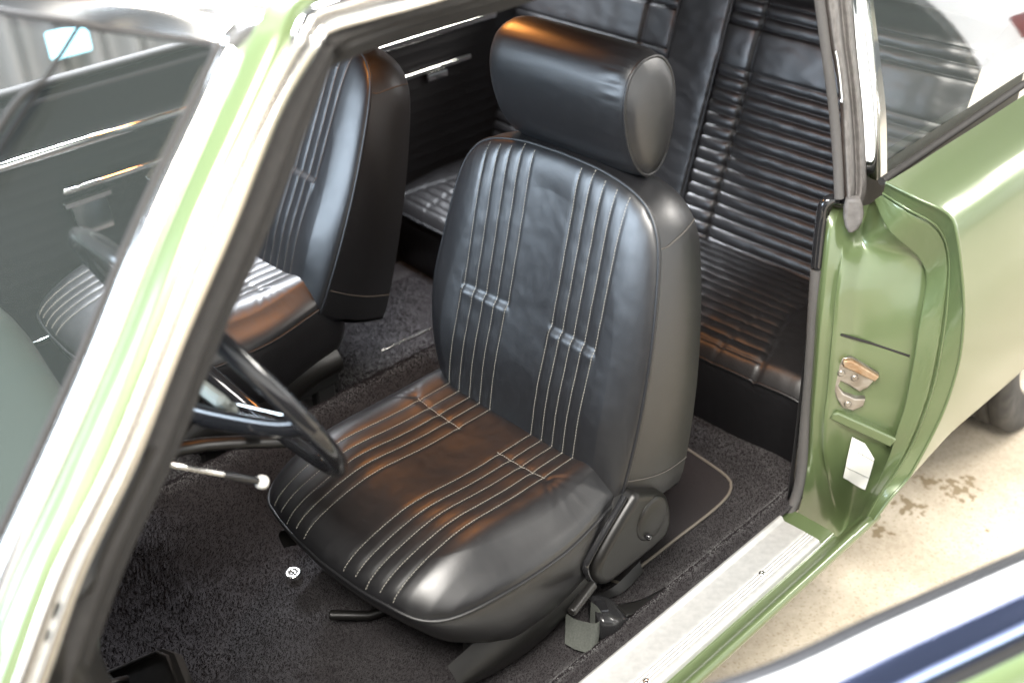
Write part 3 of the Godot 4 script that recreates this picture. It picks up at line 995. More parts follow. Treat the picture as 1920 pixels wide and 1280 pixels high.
func interior(car: Node3D) -> void:
	# ---- carpeted floor with tunnel, footwell and rear footwell
	var fy := carpet_y
	var rows := []
	for i in 130:
		var r := []
		for j in 110:
			var x := lerpf(-1.05, .66, j / 109.0)
			var z := lerpf(-.70, .732, i / 129.0)
			r.append(Vector3(x, fy.call(x, z), z))
		rows.append(r)
	var m := MB.new()
	m.grid(rows)
	var fl := put(car, "carpet", m.done(), M.carpet, "dark grey cut-pile carpet on floor and tunnel")
	# pile: short leaning tufts, countless
	var rng := RandomNumberGenerator.new()
	rng.seed = 77
	var tb := MB.new()
	for k in 3:
		var an := TAU * k / 3.0
		var d := Vector3(cos(an), 0, sin(an))
		var sd := Vector3(-d.z, 0, d.x)
		tb.tri(d * .0006 + sd * .0006, d * .0006 - sd * .0006, d * .0013 + Vector3(0, .0036, 0))
	var mm := MultiMesh.new()
	mm.transform_format = MultiMesh.TRANSFORM_3D
	mm.use_colors = true
	mm.mesh = tb.done()
	var n := 330000
	mm.instance_count = n
	for k in n:
		var x := rng.randf_range(-.98, .63)
		var z := rng.randf_range(-.62, .725)
		var br := wave.get_noise_2d(x * 3.1 + 7.0, z * 3.1) * 1.6
		var lean := Basis(Vector3(rng.randf_range(-1, 1) + br, 0, rng.randf_range(-1, 1) - br * .6).normalized(), rng.randf_range(.1, .75))
		mm.set_instance_transform(k, Transform3D(lean * Basis(Vector3.UP, rng.randf() * TAU) * Basis.from_scale(Vector3.ONE * rng.randf_range(.7, 1.25)), Vector3(x, fy.call(x, z) - .0008, z)))
		var c := rng.randf_range(.7, 1.25)
		mm.set_instance_color(k, Color(c, c * .95, c))
	var pile := MultiMeshInstance3D.new()
	pile.name = "carpet_pile"
	pile.multimesh = mm
	(M.pile as StandardMaterial3D).vertex_color_use_as_albedo = true
	pile.material_override = M.pile
	pile.set_meta("kind", "stuff")
	car.add_child(pile)
	pile.position = -org(car)
	# seam gap between carpet and sill side
	m = MB.new()
	m.grid([[Vector3(-1.05, .262, .705), Vector3(.5, .262, .705)], [Vector3(-1.05, .306, .731), Vector3(.5, .306, .731)]])
	put(fl, "sill_side", m.done(), M.carpet)
	# bright strip on the tunnel's far edge
	m = MB.new()
	var strip := []
	for k in 9: strip.append(on_carpet(lerpf(712, 850, k / 8.0), lerpf(659, 596, k / 8.0), .004))
	m.tube(spline(strip, 24), .0026, 6)
	put(fl, "tunnel_strip", m.done(), M.stainless, "thin bright strip along the tunnel carpet")
	# ---- firewall, dash
	m = MB.new()
	m.cbox(Vector3(-1.06, .62, 0), Vector3(.04, .85, 1.42), .01)
	put(car, "firewall", m.done(), M.void)
	m = MB.new()
	rows = []
	for i in 24:
		var r := []
		var z := lerpf(-.68, .68, i / 23.0)
		for p in [Vector2(-1.10, .935), Vector2(-1.0, .955), Vector2(-.86, .965), Vector2(-.77, .965), Vector2(-.715, .955), Vector2(-.69, .93), Vector2(-.69, .90), Vector2(-.71, .87), Vector2(-.735, .82), Vector2(-.74, .72), Vector2(-.76, .66), Vector2(-.83, .63), Vector2(-1.0, .62)]:
			var back := .02 - .16 * maxf(0.0, z) - .55 * pow(maxf(0.0, z - .34), 1.35)
			r.append(Vector3(minf(p.x + back * smoothstep(-1.05, -.75, p.x), -.0), p.y, z))
		rows.append(even(r, 40))
	m.grid(rows)
	put(car, "dashboard", m.done(), M.dash, "padded dashboard top seen through the windshield")
	# ---- kick panel / hinge pillar below the A-pillar
	m = MB.new()
	m.grid(loft([[PZ(312, 860, .66), PZ(218, 1065, .684), PZ(206, 1110, .69), PZ(210, 1280, .70), Vector3(-.80, .30, .72)], [PZ(262, 860, .70), PZ(165, 1065, .722), PZ(140, 1130, .735), PZ(100, 1280, .745), Vector3(-.88, .30, .75)], [Vector3(-.97, .98, .655), Vector3(-1.02, .93, .66), Vector3(-1.03, .85, .67), Vector3(-1.04, .65, .70), Vector3(-1.04, .30, .72)]], 24, 10), true)
	put(car, "hinge_pillar", m.done(), M.plastic, "dark front edge of the door opening")
	# ---- right side: inner panel with strips, handle, ashtray; belt and outer skin
	rows = []
	for i in 190:
		var y := lerpf(.24, 1.03, i / 189.0)
		var r := []
		for j in 12:
			var x := lerpf(-1.02, 1.22, j / 11.0)
			var z := -.705
			if y > .50 and y < .88: z += .0016 - .0016 * pow(absf(sin(PI * y / .033)), .5)
			z -= .02 * smoothstep(1.0, 1.03, y)
			r.append(Vector3(x, y, z))
		rows.append(r)
	m = MB.new()
	m.grid(rows, true)
	var dp := put(car, "door_panel", m.done(), M.panel_vinyl, "black ribbed vinyl panel on the passenger side")
	for q in [[.897, -1.0, 1.0, .012], [.800, -.30, .90, .008], [.478, -1.0, .35, .009]]:
		m = MB.new()
		m.tube([Vector3(q[1], q[0], -.698), Vector3(0, q[0], -.698), Vector3(q[2], q[0], -.698)], q[3], 8, .6, Vector3.UP)
		put(dp, "bright_strip", m.done(), M.chrome, "bright horizontal strip on the passenger-side panel")
	m = MB.new()
	m.cbox(Vector3(-.255, .775, -.690), Vector3(.115, .018, .022), .004)
	m.cbox(Vector3(-.255, .735, -.680), Vector3(.085, .075, .008), .003, Basis(Vector3.RIGHT, -.18))
	put(dp, "door_handle", m.done(), M.chrome, "chrome pull handle on the passenger door")
	m = MB.new()
	m.cbox(PZ(818, 141, -.695), Vector3(.075, .020, .016), .004)
	put(dp, "ashtray", m.done(), M.chrome)
	m = MB.new()
	m.tube([Vector3(-1.0, 1.032, -.72), Vector3(1.2, 1.035, -.72)], .012, 8)
	put(dp, "belt_seal", m.done(), M.rubber)
	m = MB.new()
	m.grid(loft([[Vector3(-1.1, 1.03, -.74), Vector3(1.9, 1.03, -.74)], [Vector3(-1.1, .93, -.88), Vector3(1.9, .93, -.88)], [Vector3(-1.1, .7, -.93), Vector3(1.9, .7, -.93)], [Vector3(-1.1, .2, -.86), Vector3(1.9, .2, -.86)]], 4, 12), true)
	put(car, "right_side_skin", m.done(), M.paint)
	# right side glass, raised
	m = MB.new()
	m.grid([[Vector3(-.86, 1.03, -.725), Vector3(.50, 1.03, -.725), Vector3(1.3, 1.03, -.71)], [Vector3(-.52, 1.42, -.60), Vector3(.45, 1.44, -.60), Vector3(1.1, 1.42, -.60)]])
	put(car, "side_window", m.done(), M.glass, "raised side window on the passenger side")
	# parcel shelf behind the bench
	m = MB.new()
	m.cbox(Vector3(1.52, 1.01, -.05), Vector3(.66, .03, 1.36), .008)
	put(car, "parcel_shelf", m.done(), M.vinyl)
	# brake pedal
	m = MB.new()
	var pc := Vector3(-.745, .405, .255)
	var pb := Basis(Vector3(0, 0, 1), .75)
	var pad := []
	for q in [[195, 1262], [304, 1216], [326, 1225], [352, 1290], [250, 1330]]:
		var nn: Vector3 = pb * Vector3.UP
		var d := ray(q[0], q[1])
		var hit := CAM + d * ((pc - CAM).dot(nn) / d.dot(nn))
		pad.append(Vector2((hit - pc).dot(pb * Vector3.RIGHT), (hit - pc).dot(Vector3.BACK)))
	m.prism(PackedVector2Array(pad), Transform3D(Basis(pb * Vector3.RIGHT, Vector3.BACK, (pb * Vector3.RIGHT).cross(Vector3.BACK)) , pc), .02, .004)
	var pd := put(car, "pedal", m.done(), M.rubber, "black pedal pad with a raised rim")
	m = MB.new()
	var rim := []
	for q in pad: rim.append(pc + pb * Vector3.RIGHT * q.x * .86 + Vector3.BACK * q.y * .86 + pb * Vector3.UP * .001)
	rim.append(rim[0])
	m.tube(rim, .004, 6)
	put(pd, "rim", m.done(), M.rubber)
	m = MB.new()
	m.tube([pc - pb * Vector3.UP * .02, pc + Vector3(-.12, .05, 0), pc + Vector3(-.22, .30, .02)], .008, 8)
	put(pd, "arm", m.done(), M.black_steel)

var wave := FastNoiseLite.new()

func carpet_y(x: float, z: float) -> float:
	var y := .27
	y += .135 * exp(-pow((z + .10) / .135, 2.0))                           # transmission tunnel
	y += .20 * pow(smoothstep(-.66, -1.02, x), 1.4)                      # toe board
	y += .04 * smoothstep(.665, .70, z)                                  # rise to the sill
	y += .0007 * wave.get_noise_2d(x * 20.0, z * 20.0) + .004 * wave.get_noise_2d(x * 7.0, z * 7.0 + 40.0)
	return y

func on_carpet(u: float, v: float, lift := 0.0) -> Vector3:   # where the ray through (u, v) meets the carpet
	var d := ray(u, v)
	var t := 1.0
	while t < 4.0:
		var p := CAM + d * t
		if p.y < carpet_y(p.x, p.z) + lift: return p
		t += .002
	return CAM + d * t

func steering(car: Node3D) -> void:
	var c := Vector3(-.551, .985, .372)
	var th := deg_to_rad(27.0)
	var nrm := Vector3(cos(th), sin(th), 0)
	var e2 := Vector3(-sin(th), cos(th), 0)
	var R := .233
	var sw := Node3D.new()
	sw.name = "steering_wheel"
	car.add_child(sw)
	sw.position = c - org(car)
	sw.set_meta("label", "black two-spoke steering wheel with bright horn bar")
	var m := MB.new()
	var p := []
	for k in 97:
		var an := TAU * k / 96.0
		p.append(Vector3.BACK * cos(an) * R + e2 * sin(an) * R)
	m.tube(p, .0130, 14)
	put(sw, "rim", m.done(), M.gloss_black, "", true)
	# spokes slope from rim to hub, hub stands forward
	var hub := -nrm * .075
	for s in [-1, 1]:
		m = MB.new()
		var path := [Vector3.BACK * s * (R - .005), Vector3.BACK * s * (R - .05) + hub * .35 - e2 * .004, Vector3.BACK * s * .06 + hub * .92 - e2 * .008, hub]
		m.tube(spline(path, 16), [.016, .017, .018, .019, .020, .021, .022, .023, .024, .025, .026, .027, .028, .029, .030, .030], 10, .5, e2)
		put(sw, "spoke", m.done(), M.gloss_black, "", true)
		m = MB.new()
		m.tube(spline([Vector3.BACK * s * (R - .035) + hub * .25 + nrm * .016, Vector3.BACK * s * .07 + hub * .85 + nrm * .022], 10), .0045, 8, .5, e2)
		put(sw, "horn_bar", m.done(), M.stainless, "", true)
	m = MB.new()
	var loops := []
	for q in [Vector2(.002, .030), Vector2(.03, .028), Vector2(.042, .018), Vector2(.045, -.005), Vector2(.05, -.03), Vector2(.055, -.06)]:
		var l := []
		for j in 32:
			var an := TAU * j / 32.0
			l.append(hub + nrm * q.y + (Vector3.BACK * cos(an) + e2 * sin(an)) * q.x)
		loops.append(l)
	m.ring(loops)
	put(sw, "hub", m.done(), M.gloss_black, "", true)
	m = MB.new()
	m.cbox(hub + nrm * .034, Vector3(.018, .044, .20), .006, Basis(nrm, e2, Vector3.BACK))
	put(sw, "horn_pad", m.done(), M.pale_pad, "pale grey horn pad", true)
	var col := Node3D.new()
	col.name = "steering_column"
	car.add_child(col)
	col.position = c + hub - org(car)
	m = MB.new()
	m.tube(spline([-nrm * .05, -nrm * .2, -nrm * .45], 10), [.052, .052, .05, .048, .046, .044, .042, .04, .038, .036], 20)
	put(col, "column_tube", m.done(), M.plastic, "", true)
	# turn lever: bright stalk, black sleeve, white tip
	var a := PZ(250, 858, .50); var b := PZ(418, 890, .50); var d := PZ(482, 902, .50); var e := PZ(498, 905, .50)
	var o := c + hub
	m = MB.new()
	m.tube([a + Vector3(-.05, 0, -.05) - o, a - o, b - o], [.004, .004, .0038], 8)
	put(col, "turn_lever", m.done(), M.stainless, "", true)
	m = MB.new()
	m.tube([b - o, b.lerp(d, .5) - o, d - o], [.005, .006, .0055], 10)
	put(col, "lever_sleeve", m.done(), M.gloss_black, "", true)
	m = MB.new()
	m.tube([d.lerp(e, .0) - o, d.lerp(e, .3) - o, d.lerp(e, .8) - o, e - o], [.006, .0095, .0095, .005], 12)
	put(col, "lever_knob", m.done(), M.white_plastic, "white tip of the turn lever", true)
	# under-dash brace and ignition housing seen below the wheel
	m = MB.new()
	var q1 := PZ(345, 838, .30); var q2 := PZ(560, 826, .30)
	m.tube(spline([q1 - o + Vector3(-.1, .0, 0), q1 - o, q2 - o], 8), .013, 10, .7)
	put(col, "shift_stalk", m.done(), M.plastic, "", true)

func open_door(car: Node3D) -> void:
	# plan of the door's inner top edge, from the hinge outwards; seen from above and out of focus
	var pl := [Vector3(-.97, .965, .93), Vector3(-.76, .968, 1.075), Vector3(-.497, .97, 1.211), Vector3(-.32, .97, 1.270), Vector3(-.137, .97, 1.330), Vector3(.06, .968, 1.395)]
	var off := func(d: float, y: float) -> Array:
		var o := []
		for i in pl.size():
			var t: Vector3 = (pl[min(i + 1, 5)] - pl[max(i - 1, 0)]).normalized()
			var n := Vector3(-t.z, 0, t.x)
			if n.z < 0: n = -n
			o.append(pl[i] + n * d + Vector3(0, y, 0))
		return o
	var m := MB.new()
	m.grid(loft([off.call(.03, -.70), off.call(-.01, -.45), off.call(-.012, -.05), off.call(-.004, -.004), off.call(.012, .002), off.call(.022, -.004)], 40, 24))
	var dr := put(car, "driver_door", m.done(), M.vinyl, "inner black top edge of the open driver's door")
	m = MB.new()
	m.grid(loft([off.call(.010, -.006), off.call(.012, .006), off.call(.026, .012), off.call(.042, .010), off.call(.046, .002)], 40, 16))
	put(dr, "belt_moulding", m.done(), M.aluminium, "bright belt moulding on the open driver's door")
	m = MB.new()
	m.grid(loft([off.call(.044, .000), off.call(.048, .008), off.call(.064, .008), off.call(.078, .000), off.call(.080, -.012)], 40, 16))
	put(dr, "window_ledge", m.done(), M.blue_tinted_chrome, "bluish bright window ledge of the open driver's door")
	m = MB.new()
	m.grid(loft([off.call(.078, -.012), off.call(.086, -.016), off.call(.096, -.012)], 40, 6))
	put(dr, "glass_slot", m.done(), M.void)
	m = MB.new()
	m.grid(loft([off.call(.094, -.010), off.call(.102, -.006), off.call(.125, -.022), off.call(.17, -.10), off.call(.19, -.30), off.call(.14, -.70)], 40, 24))
	put(dr, "outer_skin", m.done(), M.paint)
	for i in [0, 5]:
		m = MB.new()
		var e := []
		for k in [[.03, -.70], [-.01, -.45], [-.012, -.05], [.0, -.004], [.09, -.010], [.125, -.022], [.17, -.10], [.19, -.30], [.14, -.70]]: e.append(off.call(k[0], k[1])[i])
		m.fan(e)
		put(dr, "door_edge", m.done(), M.paint)

# ---------------------------------------------------------------- seats
var seat_parts := {}
const LINES := [.055, .0825, .110, .1375, .165]
const BV := [-.03, 0.0, .1, .2, .3, .4, .45, .48, .505, .52, .53, .536, .538]
const BW := [.262, .266, .270, .268, .260, .245, .233, .218, .194, .163, .120, .068, 0.0]
const BL := [.150, .185, .246, .268, .260, .245, .233, .218, .194, .163, .120, .068, 0.0]   # the inboard side tucks in at its foot
const CV := [-.02, 0.0, .1, .2, .3, .37, .42, .452, .472, .484, .492, .496]
const CW := [.240, .250, .266, .276, .273, .261, .243, .219, .186, .138, .078, 0.0]

func pleat(au: float, along: float, vs: float, raise: float) -> float:
	var h := 0.0
	for L in LINES:
		var d: float = (au - L) / .0042
		if absf(d) < 4.0: h -= .0012 * exp(-d * d)
	if au > .055 and au < .165:
		var q := fposmod(au - .055, .0275) / .0275
		h += .0006 * (1.0 - pow(2.0 * q - 1.0, 2.0))
	var mask := smoothstep(.048, .057, au) * (1.0 - smoothstep(.163, .172, au))
	if vs > 1.0: return h
	var lowr := raise * exp(-maxf(vs - along, 0.0) / .045)
	var upr := -.003 * exp(-maxf(along - vs, 0.0) / .022)
	h += mask * lerpf(lowr, upr, smoothstep(vs - .010, vs + .008, along))
	return h

func inverse(vs: Array, ws: Array, from: int, u: float) -> float:   # height at which the rounded end reaches half-width u
	var n := vs.size()
	for i in range(n - 1, from, -1):
		if u <= ws[i - 1]:
			return lerpf(vs[i], vs[i - 1], clampf((u - ws[i]) / (ws[i - 1] - ws[i]), 0, 1))
	return vs[n - 1] + 1.0

func back_point(u: float, v: float, w: float) -> Vector3:
	var au := absf(u)
	var ds := maxf(w - au, 0.0)
	var dt := maxf(inverse(BV, BW, 4, au) - v, 0.0)
	var d := ds * dt / maxf(ds + dt, 1e-6)
	var q := minf(d / .050, 1.0)
	var h := .020 * sqrt(maxf(0.0, 1.0 - (1 - q) * (1 - q)))
	h += .006 * exp(-pow((au - .195) / .045, 2.0)) * q - .006 * exp(-pow(au / .09, 2.0)) * q
	h += .010 * exp(-pow((v - .12) / .10, 2.0)) * q
	h += pleat(au, v, .238, .0048) * minf(1.0, d / .02)
	h += .0006 * wave.get_noise_2d(u * 16.0, v * 16.0) * q
	return Vector3(u, v, h)

func cush_point(u: float, a: float, w: float) -> Vector3:
	var au := absf(u)
	var ds := maxf(w - au, 0.0)
	var dt := maxf(inverse(CV, CW, 3, au) - a, 0.0)
	var d := ds * dt / maxf(ds + dt, 1e-6)
	var q := minf(d / .085, 1.0)
	var h := .044 * sqrt(maxf(0.0, 1.0 - (1 - q) * (1 - q)))
	h += .016 * exp(-pow((au - .205) / .04, 2.0)) * minf(1.0, d / .04) - .006 * exp(-pow(au / .1, 2.0)) * q
	h += .012 * smoothstep(.18, .36, a) * q
	h += pleat(au, a, 9.0, .0) * minf(1.0, d / .012)
	h -= .0016 * exp(-pow((a - .136) / .008, 2.0)) * smoothstep(.04, .06, au) * (1.0 - smoothstep(.16, .18, au))
	# short creases running out from the ends of the tucked line
	for k in 4:
		var an: float = [2.5, 2.9, 3.35, 3.8][k]
		var px := au - .170
		var py := a - .136
		var along := -px * cos(an) * 1.0 + py * sin(an)
		var off := px * sin(an) + py * cos(an)
		if along > 0.0 and along < .09: h -= .0016 * exp(-pow(off / .0045, 2.0)) * smoothstep(0.0, .01, along) * (1.0 - along / .09)
	h += .0006 * wave.get_noise_2d(u * 14.0 + 50.0, a * 14.0) * q
	return Vector3(u, a, h)

func stitch(mb: MB, pts: Array, nrm: Array, w := .00065) -> void:   # short thread dashes along a line on a surface
	var pos := 0.0
	var dash := .0036
	var gap := .0020
	for i in pts.size() - 1:
		var a: Vector3 = pts[i]; var b: Vector3 = pts[i + 1]
		var l := a.distance_to(b)
		var t := (b - a) / maxf(l, 1e-6)
		var sd := t.cross(nrm[i]).normalized()
		while pos < l:
			var p := a + t * pos
			var q := p + t * dash
			var up: Vector3 = nrm[i] * .0010
			mb.quad(p + sd * w, p + up, q + up, q + sd * w)
			mb.quad(p + up, p - sd * w, q - sd * w, q + up)
			pos += dash + gap
		pos -= l

func seat_meshes() -> void:
	wave.seed = 4; wave.frequency = 1.0; wave.fractal_octaves = 2
	# local frame: origin on the floor below the seat bight, x rearwards, y up, z to the car's left
	var rec := deg_to_rad(14.0)
	var V := Vector3(sin(rec), cos(rec), 0)
	var N := Vector3(-cos(rec), sin(rec), 0)
	var bo := Vector3(-.014, .27, 0)
	var tob := func(q: Vector3) -> Vector3: return bo + V * q.y + Vector3.BACK * q.x + N * q.z
	var thick := func(v: float) -> float: return lerpf(.178, .096, clampf(v / .535, 0, 1))
	var rows := []
	var rear := []
	var NR := 170
	var NC := 216
	for i in NR:
		var t := i / (NR - 1.0)
		var v := -.03 + .568 * (1.0 - pow(1.0 - t, 1.7))
		var w := maxf(table(BV, BW, v) if i < NR - 1 else 0.0, 0.0005)
		var wl := maxf(table(BV, BL, v) if i < NR - 1 else 0.0, 0.0005)
		var r := []
		for j in NC:
			var sj := -1.0 + 2.0 * j / (NC - 1.0)
			r.append(tob.call(back_point((w if sj > 0 else wl) * sj, v, w if sj > 0 else wl)))
		rows.append(r)
		if i % 3 == 0 or i == NR - 1:
			var rr := []
			for j in 41:
				var uj := -1.0 + 2.0 * j / 40.0
				var u := (w if uj > 0 else wl) * uj
				var d := minf((w if uj > 0 else wl) - absf(u), maxf(inverse(BV, BW, 4, absf(u)) - v, 0.0))
				var q := minf(d / .04, 1.0)
				rr.append(tob.call(Vector3(u, v, -thick.call(v) - .016 * sqrt(maxf(0.0, 1 - (1 - q) * (1 - q))))))
			rear.append(rr)
	var mb := MB.new()
	mb.grid(rows, true)
	seat_parts.back_front = mb.done()
	# gusset: from front piping to rear edge, slightly bulged
	var rim_f := []
	var rim_v := []
	for i in range(0, NR, 2): rim_f.append(rows[i][0]); rim_v.append(rows[i][0])
	for i in range(NR - 1, -1, -2): rim_f.append(rows[i][NC - 1])
	var gl := []
	var cen: Vector3 = bo + V * .25
	for s in 9:
		var t := s / 8.0
		var loop := []
		for p in rim_f:
			var v: float = (p - bo).dot(V)
			var outw: Vector3 = Vector3.BACK * (p.z) + V * (v - .25) * .9
			outw = outw.normalized()
			var bulge: float = .010 * sin(PI * t)
			loop.append(p - N * thick.call(v) * t + outw * bulge)
		gl.append(loop)
	mb = MB.new()
	mb.grid(gl, true)
	mb.grid(rear)
	# bottom closure
	var bt := []
	for s in 5:
		var r := []
		for j in 41:
			r.append(rows[0][int(round(j / 40.0 * (NC - 1)))].lerp(rear[0][j], s / 4.0) - V * .012 * sin(PI * s / 4.0))
		bt.append(r)
	mb.grid(bt)
	seat_parts.back_shell = mb.done()
	mb = MB.new()
	var pp := []
	for p in rim_f: pp.append(p + N * .001)
	mb.tube(spline(pp, 170), .0036, 8)
	seat_parts.back_piping = mb.done()
	mb = MB.new()
	for s in [1]:
		var sp := []
		for k in 9:
			var t := k / 8.0
			var p: Vector3 = gl[k][rim_f.size() - 1 - 55 - int(k * .9)]
			sp.append(p + Vector3.BACK * .001)
		mb.tube(spline(sp, 20), .0013, 6)
	seat_parts.back_seam = mb.done()
	mb = MB.new()
	var hem := []
	for k in 9: hem.append(gl[k][rim_f.size() - 6] + Vector3.BACK * .0008)
	mb.tube(spline(hem, 20), .0011, 6)
	seat_parts.back_hem = mb.done()
	mb = MB.new()
	for sg in [-1, 1]:
		for L in LINES:
			var pts := []
			var ns := []
			var v := -.01
			while v < .532:
				var w := table(BV, BW if sg > 0 else BL, v)
				if w - .006 > L and inverse(BV, BW, 4, L) - v > .004:
					var p: Vector3 = tob.call(back_point(sg * L, v, w) + Vector3(0, 0, .0006))
					pts.append(p); ns.append(N)
				v += .006
			stitch(mb, pts, ns)
	seat_parts.back_stitch = mb.done()
	# ---- cushion: u across, a forwards from the bight
	var ypipe := func(a: float, u: float) -> float: return .262 - .014 * smoothstep(.02, .20, a) * smoothstep(.15, .25, absf(u)) - .014 * smoothstep(.30, .49, a)
	var toc := func(q: Vector3) -> Vector3: return Vector3(.03 - q.y, ypipe.call(q.y, q.x) + q.z, q.x)
	rows = []
	for i in NR:
		var t := i / (NR - 1.0)
		var a := -.02 + .516 * (1.0 - pow(1.0 - t, 1.6))
		var w := maxf(table(CV, CW, a), .0005) if i < NR - 1 else .0005
		var r := []
		for j in NC:
			r.append(toc.call(cush_point(w * (-1.0 + 2.0 * j / (NC - 1.0)), a, w)))
		rows.append(r)
	mb = MB.new()
	mb.grid(rows)
	seat_parts.cushion = mb.done()
	var loop0 := []
	for i in range(0, NR, 2): loop0.append(rows[i][0])
	for i in range(NR - 1, -1, -2): loop0.append(rows[i][NC - 1])
	mb = MB.new()
	mb.tube(spline(loop0, 170), .0036, 8)
	seat_parts.cushion_piping = mb.done()
	var sk := []
	for s in [[0.0, 0.0, 0.0], [-.010, .003, .002], [-.035, .004, .014], [-.08, .001, .045], [-.115, -.008, .078], [-.143, -.022, .110], [-.158, -.034, .130], [-.161, -.06, .16]]:
		var loop := []
		for p in loop0:
			var c := Vector3(-.20, p.y, 0)
			var ow: Vector3 = Vector3((p.x - c.x) * .8, 0, p.z).normalized()
			var front: float = smoothstep(-.25, -.44, p.x)
			loop.append(Vector3(p.x + ow.x * s[1] + s[2] * front, p.y + s[0], p.z + ow.z * s[1]))
		sk.append(loop)
	mb = MB.new()
	mb.ring(sk)
	mb.fan(sk[-1])
	seat_parts.skirt = mb.done()
	mb = MB.new()
	for sg in [-1, 1]:
		for L in LINES:
			var pts := []
			var ns := []
			var a := .0
			while a < .492:
				var w := table(CV, CW, a)
				if w - .004 > L and inverse(CV, CW, 3, L) - a > .002:
					var p0: Vector3 = toc.call(cush_point(sg * L, a, w) + Vector3(0, 0, .0006))
					pts.append(p0); ns.append(Vector3.UP if a < .40 else Vector3(-.6, .8, 0))
				a += .005
			stitch(mb, pts, ns)
		# stitched step line across the group
		var pts2 := []
		var ns2 := []
		for k in 24:
			var u: float = sg * lerpf(.050, .170, k / 23.0)
			pts2.append(toc.call(cush_point(u, .136, table(CV, CW, .136)) + Vector3(0, 0, .0006))); ns2.append(Vector3.UP)
		stitch(mb, pts2, ns2)
	seat_parts.cushion_stitch = mb.done()
	# ---- headrest: lens-shaped section along z
	var hc := Vector3(.188 - .035, 1.156 - .27, 0)
	var hloops := []
	var cap := []
	var NS := 120
	var hw := .155
	var prof := []
	for k in 7: prof.append([-hw + .030 * (1.0 - cos(PI * .5 * k / 6.0)) * 1.0, sin(PI * .5 * k / 6.0)])
	prof = []
	for k in 9:
		var an := PI * .5 * k / 8.0
		prof.append([-hw + .034 * (1.0 - sin(an)), .76 + .24 * sin(an) if k > 0 else .62])
	prof[0] = [-hw - .002, .62]; 
	var full := [[-hw - .006, .30], [-hw - .004, .62], [-hw + .001, .82], [-hw + .008, .90], [-hw + .020, .96], [-hw + .04, .99], [-.06, 1.0], [0.0, 1.0], [.05, 1.0], [hw - .06, 1.0], [hw - .045, .995], [hw - .033, .988], [hw - .024, .98], [hw - .016, .968], [hw - .009, .952], [hw - .004, .935], [hw, .915]]
	for f in full:
		var l := []
		for j in NS:
			var an := TAU * j / NS
			var ca := cos(an); var sa := sin(an)
			# tall oval, leaning, narrower towards its lower end
			var px := .066 * signf(ca) * pow(absf(ca), .9) * (1.0 + .18 * sa)
			var py := .109 * signf(sa) * pow(absf(sa), .95)
			var near_end: float = smoothstep(hw - .05, hw - .004, f[0])
			var wr: float = 1.0 + .006 * wave.get_noise_2d(an * 3.0, f[0] * 40.0) + .026 * near_end * (1.0 - near_end) * 4.0 * wave.get_noise_2d(an * 13.0, 3.0)
			l.append(hc + Vector3((px * .98 - py * .11) * f[1] * wr, (px * .05 + py) * f[1] * wr, f[0]))
		hloops.append(l)
	mb = MB.new()
	mb.ring(hloops)
	mb.fan(hloops[0])
	seat_parts.headrest = mb.done()
	mb = MB.new()
	var endl: Array = hloops[-1]
	var caps := []
	for k in 7:
		var q := 1.0 - k / 6.0 * .999
		caps.append(endl.map(func(p): return Vector3(hc.x + (p.x - hc.x) * q, hc.y + (p.y - hc.y) * q, hw + .019 * sqrt(1.0 - q * q * .999))))
	mb.ring(caps)
	seat_parts.headrest_cap = mb.done()
	mb = MB.new()
	var sl := endl.map(func(p): return p + Vector3(0, 0, .0005))
	sl.append(sl[0])
	mb.tube(sl, .0030, 6)
	seat_parts.headrest_seam = mb.done()

